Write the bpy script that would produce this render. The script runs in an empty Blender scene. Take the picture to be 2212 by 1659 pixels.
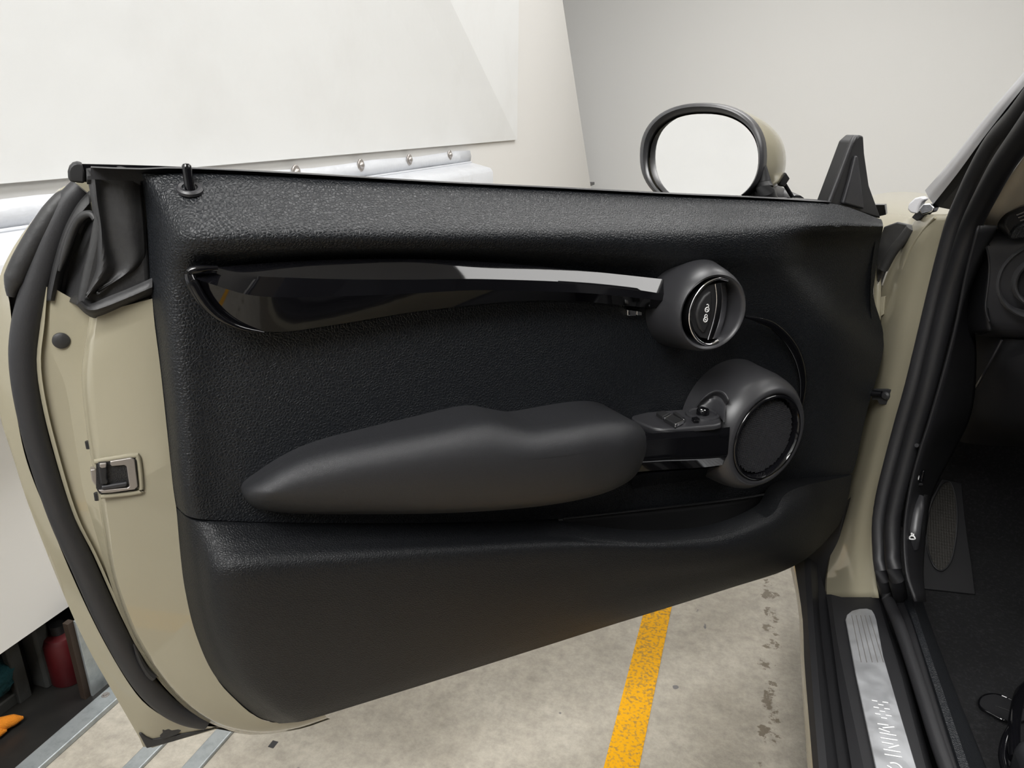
import bpy, bmesh, math, random
import numpy as np
from mathutils import Matrix, Vector
random.seed(7)
S = bpy.context.scene
COL = S.collection

# ------------------------------------------------------------------ camera
F_PX, CX, CY, CAM_H = 1600.0, 1106.0, 829.5, 1.12
VPX, VPY = 1665.0, 255.0
PITCH = math.atan((CY - VPY) / F_PX)
_up = (CY - VPY) / F_PX
YAW = math.atan(((VPX - CX) / F_PX) / (math.cos(PITCH) + math.sin(PITCH) * _up))
cam = bpy.data.cameras.new('camera')
cam.sensor_width = 36.0
cam.lens = F_PX * 36.0 / 2212.0
cam.clip_start = 0.02
camo = bpy.data.objects.new('camera', cam)
COL.objects.link(camo)
camo.location = (0, 0, CAM_H)
camo.rotation_euler = (math.pi / 2 - PITCH, 0, YAW)
S.camera = camo

# ------------------------------------------------------------------ view, world, lights
S.view_settings.view_transform = 'Standard'
S.view_settings.look = 'None'
S.view_settings.gamma = 1.0
S.view_settings.use_curve_mapping = False
S.view_settings.exposure = 0.28
W = bpy.data.worlds.new('world')
S.world = W
W.use_nodes = True
W.node_tree.nodes['Background'].inputs[0].default_value = (1.0, 0.99, 0.97, 1)
W.node_tree.nodes['Background'].inputs[1].default_value = 0.25
CEIL_Z = 3.1
LAMPS = [  # ceiling panels: x, y, size x, size y, watts
    (2.5, 1.85, 2.4, 1.6, 50.0),
    (-0.3, -1.5, 1.3, 2.0, 112.0),
    (0.4, 4.0, 1.6, 1.2, 28.0),
    (-0.3, 1.7, 0.9, 1.2, 22.0),
]
S.cycles.max_bounces = 6
S.cycles.diffuse_bounces = 4
S.cycles.glossy_bounces = 4
S.cycles.caustics_reflective = False
S.cycles.caustics_refractive = False
S.cycles.adaptive_threshold = 0.03

# ------------------------------------------------------------------ pixel <-> place helpers
cy_, sy_ = math.cos(YAW), math.sin(YAW)
FWD = np.array([-sy_ * math.cos(PITCH), cy_ * math.cos(PITCH), -math.sin(PITCH)])
RGT = np.array([cy_, sy_, 0.0])
UPV = np.cross(RGT, FWD)
CAMP = np.array([0, 0, CAM_H])


def ray(px, py):
    return FWD + RGT * ((px - CX) / F_PX) - UPV * ((py - CY) / F_PX)


def on(px, py, n, k):
    """point seen at a pixel on the plane n.p = k"""
    d = ray(px, py)
    n = np.asarray(n, float)
    return CAMP + d * ((k - n @ CAMP) / (n @ d))


def PZ(px, py, z): return on(px, py, (0, 0, 1), z)
def PX(px, py, x): return on(px, py, (1, 0, 0), x)
def PY(px, py, y): return on(px, py, (0, 1, 0), y)
def PK(px, py, k): return on(px, py, (0.8, 1, 0), k)      # slanted plane of the door opening


# door frame: u from the hinge to the rear, w from the panel towards the cabin
_d1 = ray(1905, 475); _d2 = ray(170, 355)
D_O = (CAMP + _d1 * 1.254) * np.array([1, 1, 0])
D_P = (CAMP + _d2 * 0.68) * np.array([1, 1, 0])
D_U = (D_P - D_O) / np.linalg.norm(D_P - D_O)
D_W = np.cross([0, 0, 1], D_U)


def D(px, py, w): return on(px, py, D_W, D_W @ D_O + w)


def zoom(x0, y0, s):
    return lambda x, y: (x0 + x / s, y0 + y / s)


z5 = zoom(1300, 540, 4.424)
z6 = zoom(1180, 780, 3.568)
z7 = zoom(1650, 1000, 2.518)
z8 = zoom(1780, 380, 2.676)
z1 = zoom(0, 320, 3.95)
z2 = zoom(0, 700, 3.95)
zd = zoom(2060, 420, 4.88)
zf = zoom(1880, 950, 4.485)
zs = zoom(1800, 1400, 6.404)


# ------------------------------------------------------------------ materials
def nodes_of(name):
    m = bpy.data.materials.new(name)
    m.use_nodes = True
    nt = m.node_tree
    return m, nt, nt.nodes['Principled BSDF']


def mat(name, col, rough=0.5, metal=0.0, spec=0.5, coat=0.0, grain=None, bump=None, mottled=None, trans=0.0, emit=None):
    """grain=(scale, distance) leather cells; bump=(scale, distance) fine noise; mottled=(scale, colour, lo, hi)"""
    m, nt, b = nodes_of(name)
    b.inputs['Base Color'].default_value = (*col, 1)
    b.inputs['Roughness'].default_value = rough
    b.inputs['Metallic'].default_value = metal
    b.inputs['Specular IOR Level'].default_value = spec
    b.inputs['Coat Weight'].default_value = coat
    b.inputs['Coat Roughness'].default_value = 0.03
    b.inputs['Transmission Weight'].default_value = trans
    if emit:
        b.inputs['Emission Color'].default_value = (*emit[0], 1)
        b.inputs['Emission Strength'].default_value = emit[1]
    N, L = nt.nodes.new, nt.links.new
    tc = N('ShaderNodeTexCoord')
    if mottled:
        sc, c2, lo, hi = mottled
        nz = N('ShaderNodeTexNoise'); nz.inputs['Scale'].default_value = sc; nz.inputs['Detail'].default_value = 6
        nz.inputs['Roughness'].default_value = 0.65
        cr = N('ShaderNodeMapRange'); cr.inputs[1].default_value = lo; cr.inputs[2].default_value = hi
        mx = N('ShaderNodeMix'); mx.data_type = 'RGBA'
        mx.inputs[6].default_value = (*col, 1); mx.inputs[7].default_value = (*c2, 1)
        L(tc.outputs['Object'], nz.inputs['Vector']); L(nz.outputs['Fac'], cr.inputs[0])
        L(cr.outputs[0], mx.inputs[0]); L(mx.outputs[2], b.inputs['Base Color'])
    last = None
    if grain:
        v = N('ShaderNodeTexVoronoi'); v.feature = 'DISTANCE_TO_EDGE'; v.inputs['Scale'].default_value = grain[0]
        nz = N('ShaderNodeTexNoise'); nz.inputs['Scale'].default_value = grain[0] * 0.6
        ad = N('ShaderNodeVectorMath'); ad.operation = 'MULTIPLY_ADD'
        ad.inputs[1].default_value = (0.6 / grain[0],) * 3
        L(tc.outputs['Object'], nz.inputs['Vector'])
        L(nz.outputs['Color'], ad.inputs[0]); L(tc.outputs['Object'], ad.inputs[2]); L(ad.outputs[0], v.inputs['Vector'])
        mr = N('ShaderNodeMapRange'); mr.inputs[1].default_value = 0.0; mr.inputs[2].default_value = 0.28
        L(v.outputs['Distance'], mr.inputs[0])
        bp = N('ShaderNodeBump'); bp.inputs['Strength'].default_value = 1.0; bp.inputs['Distance'].default_value = grain[1]
        L(mr.outputs[0], bp.inputs['Height']); last = bp
    if bump:
        nz = N('ShaderNodeTexNoise'); nz.inputs['Scale'].default_value = bump[0]; nz.inputs['Detail'].default_value = 4
        L(tc.outputs['Object'], nz.inputs['Vector'])
        bp = N('ShaderNodeBump'); bp.inputs['Strength'].default_value = 1.0; bp.inputs['Distance'].default_value = bump[1]
        L(nz.outputs['Fac'], bp.inputs['Height'])
        if last: L(last.outputs[0], bp.inputs['Normal'])
        last = bp
    if last: L(last.outputs[0], b.inputs['Normal'])
    return m


M = {}
M['grain'] = mat('grained_black_plastic', (0.0072, 0.0085, 0.0108), 0.46, spec=0.42, grain=(270, 0.00045), bump=(900, 0.00008))
M['lower'] = mat('lower_black_plastic', (0.0055, 0.0062, 0.0076), 0.5, spec=0.38, grain=(330, 0.0003), bump=(900, 0.00008))
M['field'] = mat('fine_grained_black_plastic', (0.012, 0.012, 0.013), 0.55, grain=(420, 0.0002), bump=(900, 0.00006))
M['leather'] = mat('armrest_leather', (0.020, 0.0205, 0.023), 0.46, spec=0.45, grain=(900, 0.00012), bump=(1500, 0.00008))
M['soft'] = mat('satin_charcoal_plastic', (0.030, 0.030, 0.033), 0.38, bump=(2500, 0.00002))
M['ring'] = mat('vent_ring_highlight', (0.085, 0.085, 0.09), 0.3)  # lighter grey stands in for the highlights on the vent rings
M['matte'] = mat('matte_black_plastic', (0.014, 0.014, 0.015), 0.55, bump=(1800, 0.00004))
M['dark'] = mat('dark_interior_plastic', (0.011, 0.011, 0.0125), 0.5, spec=0.42, bump=(700, 0.0001))
M['gloss'] = mat('piano_black', (0.004, 0.004, 0.005), 0.05, spec=0.5, bump=(9, 0.0002))
M['chrome'] = mat('chrome', (0.82, 0.82, 0.84), 0.07, metal=1.0)
M['rubber'] = mat('rubber', (0.022, 0.022, 0.023), 0.52, bump=(260, 0.0003), mottled=(30, (0.036, 0.036, 0.036), 0.45, 0.75))
M['seal'] = mat('seal_rubber', (0.020, 0.020, 0.022), 0.5, bump=(500, 0.00015))
M['paint'] = mat('beige_car_paint', (0.30, 0.275, 0.20), 0.22, spec=0.5, coat=0.5, bump=(60, 0.0001))
M['silver'] = mat('silver_trim', (0.60, 0.60, 0.625), 0.3)
M['steel'] = mat('latch_steel', (0.42, 0.39, 0.37), 0.38, metal=0.8, bump=(400, 0.0001))
M['mirror'] = mat('mirror_glass', (0.95, 0.95, 0.95), 0.01, metal=1.0)
M['glass'] = mat('window_glass', (0.75, 0.9, 0.85), 0.02, trans=0.9)
M['white_mark'] = mat('white_print', (0.8, 0.8, 0.8), 0.5)
M['beige_cloth'] = mat('beige_headlining', (0.66, 0.61, 0.51), 0.8, grain=(700, 0.0002))
M['carpet'] = mat('charcoal_carpet', (0.019, 0.019, 0.020), 0.95, spec=0.1, bump=(900, 0.0016), mottled=(160, (0.034, 0.034, 0.036), 0.5, 0.7))
M['felt'] = mat('black_felt_panel', (0.012, 0.012, 0.013), 0.8, spec=0.12, bump=(700, 0.0002))
M['galv'] = mat('galvanised_steel', (0.40, 0.43, 0.44), 0.42, metal=0.55, bump=(120, 0.0002), mottled=(45, (0.30, 0.33, 0.34), 0.45, 0.7))
M['vinyl'] = mat('white_vinyl', (0.60, 0.615, 0.645), 0.28, bump=(14, 0.006), spec=0.5)
M['sheet'] = mat('white_sheet', (0.77, 0.78, 0.78), 0.7, bump=(5, 0.003), mottled=(2.2, (0.73, 0.735, 0.73), 0.5, 0.8))
M['wall'] = mat('pale_beige_wall', (0.75, 0.74, 0.72), 0.6, bump=(60, 0.0003))
M['wall_front'] = mat('pale_grey_backdrop', (0.80, 0.80, 0.79), 0.65, bump=(3, 0.003))
M['wall_dim'] = mat('grey_back_wall', (0.13, 0.13, 0.13), 0.7, bump=(20, 0.001))
M['ceiling'] = mat('white_ceiling', (0.80, 0.80, 0.79), 0.8, bump=(40, 0.0004))
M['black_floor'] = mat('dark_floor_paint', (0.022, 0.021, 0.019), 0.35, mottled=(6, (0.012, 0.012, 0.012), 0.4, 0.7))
M['rust'] = mat('brown_edge', (0.03, 0.018, 0.011), 0.7, bump=(200, 0.0005))
M['orange'] = mat('orange_cloth', (0.75, 0.24, 0.01), 0.9, bump=(500, 0.002))
M['teal'] = mat('teal_cloth', (0.005, 0.065, 0.08), 0.85, bump=(60, 0.01))
M['red'] = mat('red_plastic', (0.07, 0.003, 0.005), 0.5, bump=(40, 0.0005))
M['grey_wood'] = mat('grey_post', (0.05, 0.052, 0.05), 0.7, bump=(40, 0.003))
M['lamp'] = mat('lamp_diffuser', (0.9, 0.9, 0.9), 0.5, emit=((1, 0.98, 0.95), 2.5))
M['lamp_frame'] = mat('lamp_frame', (0.7, 0.7, 0.7), 0.4, metal=0.4)


def concrete():
    m, nt, b = nodes_of('concrete_floor')
    N, L = nt.nodes.new, nt.links.new
    tc = N('ShaderNodeTexCoord')
    n1 = N('ShaderNodeTexNoise'); n1.inputs['Scale'].default_value = 3.5; n1.inputs['Detail'].default_value = 8; n1.inputs['Roughness'].default_value = 0.7
    n2 = N('ShaderNodeTexNoise'); n2.inputs['Scale'].default_value = 45; n2.inputs['Detail'].default_value = 8; n2.inputs['Roughness'].default_value = 0.75
    L(tc.outputs['Object'], n1.inputs['Vector']); L(tc.outputs['Object'], n2.inputs['Vector'])
    r1 = N('ShaderNodeValToRGB')
    r1.color_ramp.elements[0].position = 0.3; r1.color_ramp.elements[0].color = (0.30, 0.27, 0.22, 1)
    r1.color_ramp.elements[1].position = 0.68; r1.color_ramp.elements[1].color = (0.455, 0.42, 0.355, 1)
    L(n1.outputs['Fac'], r1.inputs[0])
    r2 = N('ShaderNodeMapRange'); r2.inputs[1].default_value = 0.35; r2.inputs[2].default_value = 0.65; r2.inputs[3].default_value = 0.78; r2.inputs[4].default_value = 1.12
    L(n2.outputs['Fac'], r2.inputs[0])
    mu = N('ShaderNodeMix'); mu.data_type = 'RGBA'; mu.blend_type = 'MULTIPLY'; mu.inputs[0].default_value = 1
    L(r1.outputs[0], mu.inputs[6]); L(r2.outputs[0], mu.inputs[7])
    # brown drip marks in a row beside the car: a lane of its own along the car
    sp = N('ShaderNodeSeparateXYZ'); L(tc.outputs['Object'], sp.inputs[0])
    lane = N('ShaderNodeMath'); lane.operation = 'SUBTRACT'; lane.inputs[1].default_value = 0.125 - 1.6; L(sp.outputs[0], lane.inputs[0])
    ab = N('ShaderNodeMath'); ab.operation = 'ABSOLUTE'; L(lane.outputs[0], ab.inputs[0])
    lm = N('ShaderNodeMapRange'); lm.inputs[1].default_value = 0.012; lm.inputs[2].default_value = 0.06; lm.inputs[3].default_value = 0.205; lm.inputs[4].default_value = -0.25
    L(ab.outputs[0], lm.inputs[0])
    n3 = N('ShaderNodeTexNoise'); n3.inputs['Scale'].default_value = 20; n3.inputs['Detail'].default_value = 6; n3.inputs['Roughness'].default_value = 0.7
    L(tc.outputs['Object'], n3.inputs['Vector'])
    sm = N('ShaderNodeMath'); sm.operation = 'ADD'; L(n3.outputs['Fac'], sm.inputs[0]); L(lm.outputs[0], sm.inputs[1])
    st = N('ShaderNodeMapRange'); st.inputs[1].default_value = 0.70; st.inputs[2].default_value = 0.74; st.inputs[4].default_value = 0.75
    L(sm.outputs[0], st.inputs[0])
    m2 = N('ShaderNodeMix'); m2.data_type = 'RGBA'; m2.inputs[7].default_value = (0.10, 0.075, 0.045, 1)
    L(mu.outputs[2], m2.inputs[6]); L(st.outputs[0], m2.inputs[0])
    # sparse dark specks
    n4 = N('ShaderNodeTexNoise'); n4.inputs['Scale'].default_value = 26; n4.inputs['Detail'].default_value = 2
    L(tc.outputs['Object'], n4.inputs['Vector'])
    s4 = N('ShaderNodeMapRange'); s4.inputs[1].default_value = 0.765; s4.inputs[2].default_value = 0.785; s4.inputs[4].default_value = 0.8
    L(n4.outputs['Fac'], s4.inputs[0])
    m3 = N('ShaderNodeMix'); m3.data_type = 'RGBA'; m3.inputs[7].default_value = (0.10, 0.10, 0.11, 1)
    L(m2.outputs[2], m3.inputs[6]); L(s4.outputs[0], m3.inputs[0])
    L(m3.outputs[2], b.inputs['Base Color'])
    b.inputs['Roughness'].default_value = 0.6
    bp = N('ShaderNodeBump'); bp.inputs['Distance'].default_value = 0.002; L(n2.outputs['Fac'], bp.inputs['Height']); L(bp.outputs[0], b.inputs['Normal'])
    return m


def yellow_paint():
    m, nt, b = nodes_of('worn_yellow_paint')
    N, L = nt.nodes.new, nt.links.new
    tc = N('ShaderNodeTexCoord')
    n1 = N('ShaderNodeTexNoise'); n1.inputs['Scale'].default_value = 150; n1.inputs['Detail'].default_value = 5
    n2 = N('ShaderNodeTexNoise'); n2.inputs['Scale'].default_value = 7
    L(tc.outputs['Object'], n1.inputs['Vector']); L(tc.outputs['Object'], n2.inputs['Vector'])
    a = N('ShaderNodeMath'); a.operation = 'MULTIPLY_ADD'; a.inputs[1].default_value = 0.35; L(n2.outputs['Fac'], a.inputs[0]); L(n1.outputs['Fac'], a.inputs[2])
    r = N('ShaderNodeValToRGB')
    r.color_ramp.elements[0].position = 0.66; r.color_ramp.elements[0].color = (0.74, 0.36, 0.006, 1)
    r.color_ramp.elements[1].position = 0.82; r.color_ramp.elements[1].color = (0.38, 0.22, 0.045, 1)
    L(a.outputs[0], r.inputs[0]); L(r.outputs[0], b.inputs['Base Color'])
    b.inputs['Roughness'].default_value = 0.7; b.inputs['Specular IOR Level'].default_value = 0.15
    return m


def brushed():
    m, nt, b = nodes_of('brushed_scuff_plate')
    N, L = nt.nodes.new, nt.links.new
    tc = N('ShaderNodeTexCoord'); mp = N('ShaderNodeMapping'); mp.inputs['Scale'].default_value = (500, 14, 40)
    n1 = N('ShaderNodeTexNoise'); n1.inputs['Scale'].default_value = 1.0; n1.inputs['Detail'].default_value = 5
    L(tc.outputs['Object'], mp.inputs[0]); L(mp.outputs[0], n1.inputs['Vector'])
    n2 = N('ShaderNodeTexNoise'); n2.inputs['Scale'].default_value = 40; n2.inputs['Detail'].default_value = 6
    L(tc.outputs['Object'], n2.inputs['Vector'])
    r = N('ShaderNodeMapRange'); r.inputs[1].default_value = 0.3; r.inputs[2].default_value = 0.7; r.inputs[3].default_value = 0.34; r.inputs[4].default_value = 0.56
    L(n2.outputs['Fac'], r.inputs[0]); L(r.outputs[0], b.inputs['Roughness'])
    b.inputs['Base Color'].default_value = (0.50, 0.51, 0.53, 1); b.inputs['Metallic'].default_value = 0.75
    bp = N('ShaderNodeBump'); bp.inputs['Distance'].default_value = 0.00012; L(n1.outputs['Fac'], bp.inputs['Height']); L(bp.outputs[0], b.inputs['Normal'])
    return m


def pad_rubber():
    m, nt, b = nodes_of('ribbed_footrest_pad')
    N, L = nt.nodes.new, nt.links.new
    tc = N('ShaderNodeTexCoord'); v = N('ShaderNodeTexVoronoi'); v.inputs['Scale'].default_value = 190; v.inputs['Randomness'].default_value = 0.1
    L(tc.outputs['Object'], v.inputs['Vector'])
    bp = N('ShaderNodeBump'); bp.inputs['Distance'].default_value = 0.0012; L(v.outputs['Distance'], bp.inputs['Height']); L(bp.outputs[0], b.inputs['Normal'])
    b.inputs['Base Color'].default_value = (0.017, 0.015, 0.012, 1); b.inputs['Roughness'].default_value = 0.65
    return m


M['concrete'] = concrete(); M['yellow'] = yellow_paint(); M['brushed'] = brushed(); M['pad'] = pad_rubber()


# ------------------------------------------------------------------ mesh helpers
def root(name, label, cat, loc, rz=0.0, group=None):
    o = bpy.data.objects.new(name, None)
    COL.objects.link(o)
    o.empty_display_size = 0.1
    o.location = loc
    o.rotation_euler = (0, 0, rz)
    o['label'] = label; o['category'] = cat
    if group: o['group'] = group
    return o


def wmat(o):
    m = Matrix.LocRotScale(o.location, o.rotation_euler, o.scale)
    return wmat(o.parent) @ m if o.parent else m


def build(name, verts, faces, material, parent=None, label=None, cat=None, kind=None, group=None,
          smooth=True, thick=0.0, bevel=0.0, sub=0, sharp=38, offset=-1, bseg=2):
    V = np.array(verts, float)
    if parent is None:
        c = np.array([V[:, 0].mean(), V[:, 1].mean(), V[:, 2].min()])
        L = V - c
    else:
        c = None
        inv = np.array(wmat(parent).inverted())
        L = V @ inv[:3, :3].T + inv[:3, 3]
    me = bpy.data.meshes.new(name)
    me.from_pydata(L.tolist(), [], faces)
    bm = bmesh.new(); bm.from_mesh(me)
    bmesh.ops.remove_doubles(bm, verts=bm.verts, dist=1e-6)
    bmesh.ops.recalc_face_normals(bm, faces=bm.faces)
    bm.to_mesh(me); bm.free()
    me.materials.append(M[material] if isinstance(material, str) else material)
    o = bpy.data.objects.new(name, me)
    COL.objects.link(o)
    if parent is None: o.location = c
    else: o.parent = parent
    if thick:
        md = o.modifiers.new('thickness', 'SOLIDIFY'); md.thickness = thick; md.offset = offset
    if bevel:
        md = o.modifiers.new('bevel', 'BEVEL'); md.width = bevel; md.segments = bseg; md.limit_method = 'ANGLE'; md.angle_limit = math.radians(35)
    if sub:
        md = o.modifiers.new('subsurf', 'SUBSURF'); md.levels = sub; md.render_levels = sub
    if smooth:
        me.polygons.foreach_set('use_smooth', [True] * len(me.polygons))
        if not bevel and not sub: me.set_sharp_from_angle(angle=math.radians(sharp))
        if bevel:
            me.set_sharp_from_angle(angle=math.radians(sharp))
            md = o.modifiers.new('normals', 'WEIGHTED_NORMAL'); md.keep_sharp = True
    if label: o['label'] = label
    if cat: o['category'] = cat
    if kind: o['kind'] = kind
    if group: o['group'] = group
    return o


def crom(P, n, closed=False):
    """n points evenly spaced along a Catmull-Rom curve through P"""
    P = np.array(P, float)
    if closed: Q = np.vstack([P[-1], P, P[0], P[1]])
    else: Q = np.vstack([2 * P[0] - P[1], P, 2 * P[-1] - P[-2]])
    out = []
    for i in range(1, len(Q) - 2):
        p0, p1, p2, p3 = Q[i - 1], Q[i], Q[i + 1], Q[i + 2]
        for t in np.linspace(0, 1, 14, endpoint=False):
            out.append(0.5 * ((2 * p1) + (-p0 + p2) * t + (2 * p0 - 5 * p1 + 4 * p2 - p3) * t * t + (-p0 + 3 * p1 - 3 * p2 + p3) * t ** 3))
    if not closed: out.append(P[-1])
    out = np.array(out)
    if closed: out = np.vstack([out, out[0]])
    s = np.r_[0, np.cumsum(np.linalg.norm(np.diff(out, axis=0), axis=1))]
    x = np.linspace(0, s[-1], n + 1)[:-1] if closed else np.linspace(0, s[-1], n)
    return np.array([np.interp(x, s, out[:, k]) for k in range(out.shape[1])]).T


def lin(P, n):
    P = np.array(P, float)
    s = np.r_[0, np.cumsum(np.linalg.norm(np.diff(P, axis=0), axis=1))]
    x = np.linspace(0, s[-1], n)
    return np.array([np.interp(x, s, P[:, k]) for k in range(P.shape[1])]).T


def grid_faces(a, b, closed=False):
    F = []
    for i in range(a - 1):
        for j in range(b if closed else b - 1):
            k = (j + 1) % b
            F.append((i * b + j, i * b + k, (i + 1) * b + k, (i + 1) * b + j))
    return F


def loft(name, curves, material, parent=None, n=40, m=1, smooth_across=False, **kw):
    """surface through a list of 3D curves"""
    R = np.array([crom(c, n) for c in curves])
    if smooth_across:
        R = np.array([crom(R[:, j], (len(curves) - 1) * m + 1) for j in range(n)]).transpose(1, 0, 2)
    elif m > 1:
        R = np.concatenate([np.array([R[i] * (1 - t) + R[i + 1] * t for t in np.linspace(0, 1, m, endpoint=False)]) for i in range(len(R) - 1)] + [R[-1:]])
    return build(name, R.reshape(-1, 3), grid_faces(R.shape[0], n), material, parent, **kw)


def tube(name, pts, r, material, parent=None, n=40, seg=14, flat=1.0, flat_dir=None, smooth_path=True, caps=True, raw=False, closed=False, **kw):
    P = crom(pts, n, closed) if smooth_path else np.array(pts, float)
    n = len(P)
    if np.ndim(r): rr = np.interp(np.linspace(0, 1, n), np.linspace(0, 1, len(r)), r)
    else: rr = np.full(n, r)
    if closed: T = np.roll(P, -1, 0) - np.roll(P, 1, 0)
    else: T = np.gradient(P, axis=0)
    T /= np.linalg.norm(T, axis=1)[:, None]
    ref = np.array(flat_dir if flat_dir is not None else (0.13, 0.29, 0.95), float)
    V = []
    for i in range(n):
        a = ref - T[i] * (ref @ T[i])
        if np.linalg.norm(a) < 1e-4: a = np.cross(T[i], [1, 0, 0])
        a /= np.linalg.norm(a); b = np.cross(T[i], a)
        for k in range(seg):
            t = 2 * math.pi * k / seg
            V.append(P[i] + rr[i] * (a * math.cos(t) * flat + b * math.sin(t)))
    Fc = grid_faces(n, seg, True)
    if closed:
        Fc += [((n - 1) * seg + j, (n - 1) * seg + (j + 1) % seg, (j + 1) % seg, j) for j in range(seg)]
    elif caps:
        Fc += [tuple(range(seg))[::-1], tuple((n - 1) * seg + k for k in range(seg))]
    if raw: return V, Fc
    return build(name, V, Fc, material, parent, **kw)


def slab(name, pts, depth, material, parent=None, bevel=0.0, **kw):
    """a flat outline given in 3D, extruded by the vector depth"""
    P = np.array(pts, float); n = len(P); dv = np.array(depth, float)
    V = np.vstack([P, P + dv])
    Fc = [tuple(range(n)), tuple(range(2 * n - 1, n - 1, -1))] + [(i, (i + 1) % n, n + (i + 1) % n, n + i) for i in range(n)]
    return build(name, V, Fc, material, parent, bevel=bevel, **kw)


def boxw(name, lo, hi, material, parent=None, bevel=0.0, **kw):
    x0, y0, z0 = lo; x1, y1, z1 = hi
    V = [(x0, y0, z0), (x1, y0, z0), (x1, y1, z0), (x0, y1, z0), (x0, y0, z1), (x1, y0, z1), (x1, y1, z1), (x0, y1, z1)]
    Fc = [(0, 3, 2, 1), (4, 5, 6, 7), (0, 1, 5, 4), (1, 2, 6, 5), (2, 3, 7, 6), (3, 0, 4, 7)]
    return build(name, V, Fc, material, parent, bevel=bevel, **kw)


def lathe(name, centre, axis, profile, material, parent=None, seg=64, ref=(0, 0, 1), raw=False, **kw):
    """profile: (radius, distance along axis)"""
    A = np.array(axis, float); A /= np.linalg.norm(A)
    X = np.array(ref, float)
    if abs(X @ A) > 0.99: X = np.array([1.0, 0, 0])
    X -= A * (X @ A); X /= np.linalg.norm(X); Y = np.cross(A, X)
    C = np.array(centre, float)
    V = []
    for r, h in profile:
        for k in range(seg):
            t = 2 * math.pi * k / seg
            V.append(C + A * h + r * (X * math.cos(t) + Y * math.sin(t)))
    Fc = grid_faces(len(profile), seg, True)
    if raw: return V, Fc
    return build(name, V, Fc, material, parent, **kw)


def dome(name, outline, spine, material, parent, w0, w1, rings=9, n=120, back=None, power=0.5, **kw):
    """rounded pad on the door: pixel outline at depth w0 rising to w1 over a pixel spine"""
    O = crom(outline, n, True); Sp = lin(spine, 160)
    near = np.array([Sp[np.argmin(((Sp - p) ** 2).sum(1))] for p in O])
    near = sum(np.roll(near, k, 0) for k in range(-9, 10)) / 19.0
    V = []
    f0 = w0 if callable(w0) else (lambda x: w0)
    f1 = w1 if callable(w1) else (lambda x: w1)
    if back is not None:
        V += [D(p[0], p[1], f0(p[0])) + D_W * (back - f0(p[0])) for p in O]
    for i in range(rings):
        k = i / (rings - 1); k = 1 - (1 - k) ** 1.6
        for a, b in zip(O, near):
            p = a * (1 - k) + b * k
            V.append(D(p[0], p[1], f0(p[0]) + (f1(p[0]) - f0(p[0])) * (1 - (1 - k) ** 2) ** power))
    rows = rings + (1 if back is not None else 0)
    return build(name, V, grid_faces(rows, n, True), material, parent, sharp=60, **kw)


def surf(name, rows, material, parent, nu=150, nv=14, mod=None, skirt=0.03, **kw):
    """door surface through rows of (px, py, w) with the same number of columns"""
    C = np.array(rows, float)
    R, Cn = C.shape[:2]
    def interp(A, n):  # along axis 0, Catmull-Rom with uniform parameter
        Q = np.concatenate([2 * A[:1] - A[1:2], A, 2 * A[-1:] - A[-2:-1]])
        out = []
        for x in np.linspace(0, len(A) - 1, n):
            i = min(int(x), len(A) - 2); t = x - i
            p0, p1, p2, p3 = Q[i], Q[i + 1], Q[i + 2], Q[i + 3]
            m1, m2 = (p2 - p0) * 0.5, (p3 - p1) * 0.5
            out.append((2 * t**3 - 3 * t * t + 1) * p1 + (t**3 - 2 * t * t + t) * m1 + (-2 * t**3 + 3 * t * t) * p2 + (t**3 - t * t) * m2)
        return np.array(out)
    G = interp(C, (R - 1) * nv + 1)
    G = interp(G.transpose(1, 0, 2), nu).transpose(1, 0, 2)
    a, b = G.shape[:2]
    V = []
    for i in range(a):
        for j in range(b):
            x, y, w = G[i, j]
            if mod: w += mod(x, y)
            V.append(D(x, y, w))
    Fc = grid_faces(a, b)
    if skirt:
        loop = [j for j in range(b)] + [i * b + b - 1 for i in range(1, a)] + [(a - 1) * b + j for j in range(b - 2, -1, -1)] + [i * b for i in range(a - 2, 0, -1)]
        k0 = len(V)
        V += [V[i] - D_W * skirt for i in loop]
        n = len(loop)
        Fc += [(loop[i], loop[(i + 1) % n], k0 + (i + 1) % n, k0 + i) for i in range(n)]
    return build(name, V, Fc, material, parent, sharp=50, **kw)


def DL(pts, w=None):
    return [D(p[0], p[1], w if w is not None else p[2]) for p in pts]


# ================================================================== THE ROOM
WX = -1.25                                    # left wall
A1 = PX(1277, 410, WX); A2 = PX(1215, 0, WX)   # slanted corner with the front backdrop
slope = (A2[1] - A1[1]) / (A2[2] - A1[2])
front_y = lambda z: A1[1] + slope * (z - A1[2])
floor = slab('floor', [(-1.3, -4, 0), (4.5, -4, 0), (4.5, 6.6, 0), (-1.3, 6.6, 0)], (0, 0, -0.1), 'concrete', kind='structure', smooth=False)
zb = 0.186
slab('wall_left', [(WX, -4, zb), (WX, front_y(zb), zb), (WX, front_y(CEIL_Z), CEIL_Z), (WX, -4, CEIL_Z)], (-0.02, 0, 0), 'wall', kind='structure', smooth=False)
slab('wall_front', [(-3.2, 6.35, 0), (4.5, 6.35, 0), (4.5, 6.35, CEIL_Z), (-3.2, 6.35, CEIL_Z)], (0, 0.05, 0), 'wall_front', kind='structure', smooth=False)
slab('wall_right', [(4.5, -4, 0), (4.5, 6.6, 0), (4.5, 6.6, CEIL_Z), (4.5, -4, CEIL_Z)], (0.05, 0, 0), 'wall_dim', kind='structure', smooth=False)
slab('wall_back', [(-1.3, -4, 0), (4.5, -4, 0), (4.5, -4, CEIL_Z), (-1.3, -4, CEIL_Z)], (0, -0.05, 0), 'wall_dim', kind='structure', smooth=False)
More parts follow.
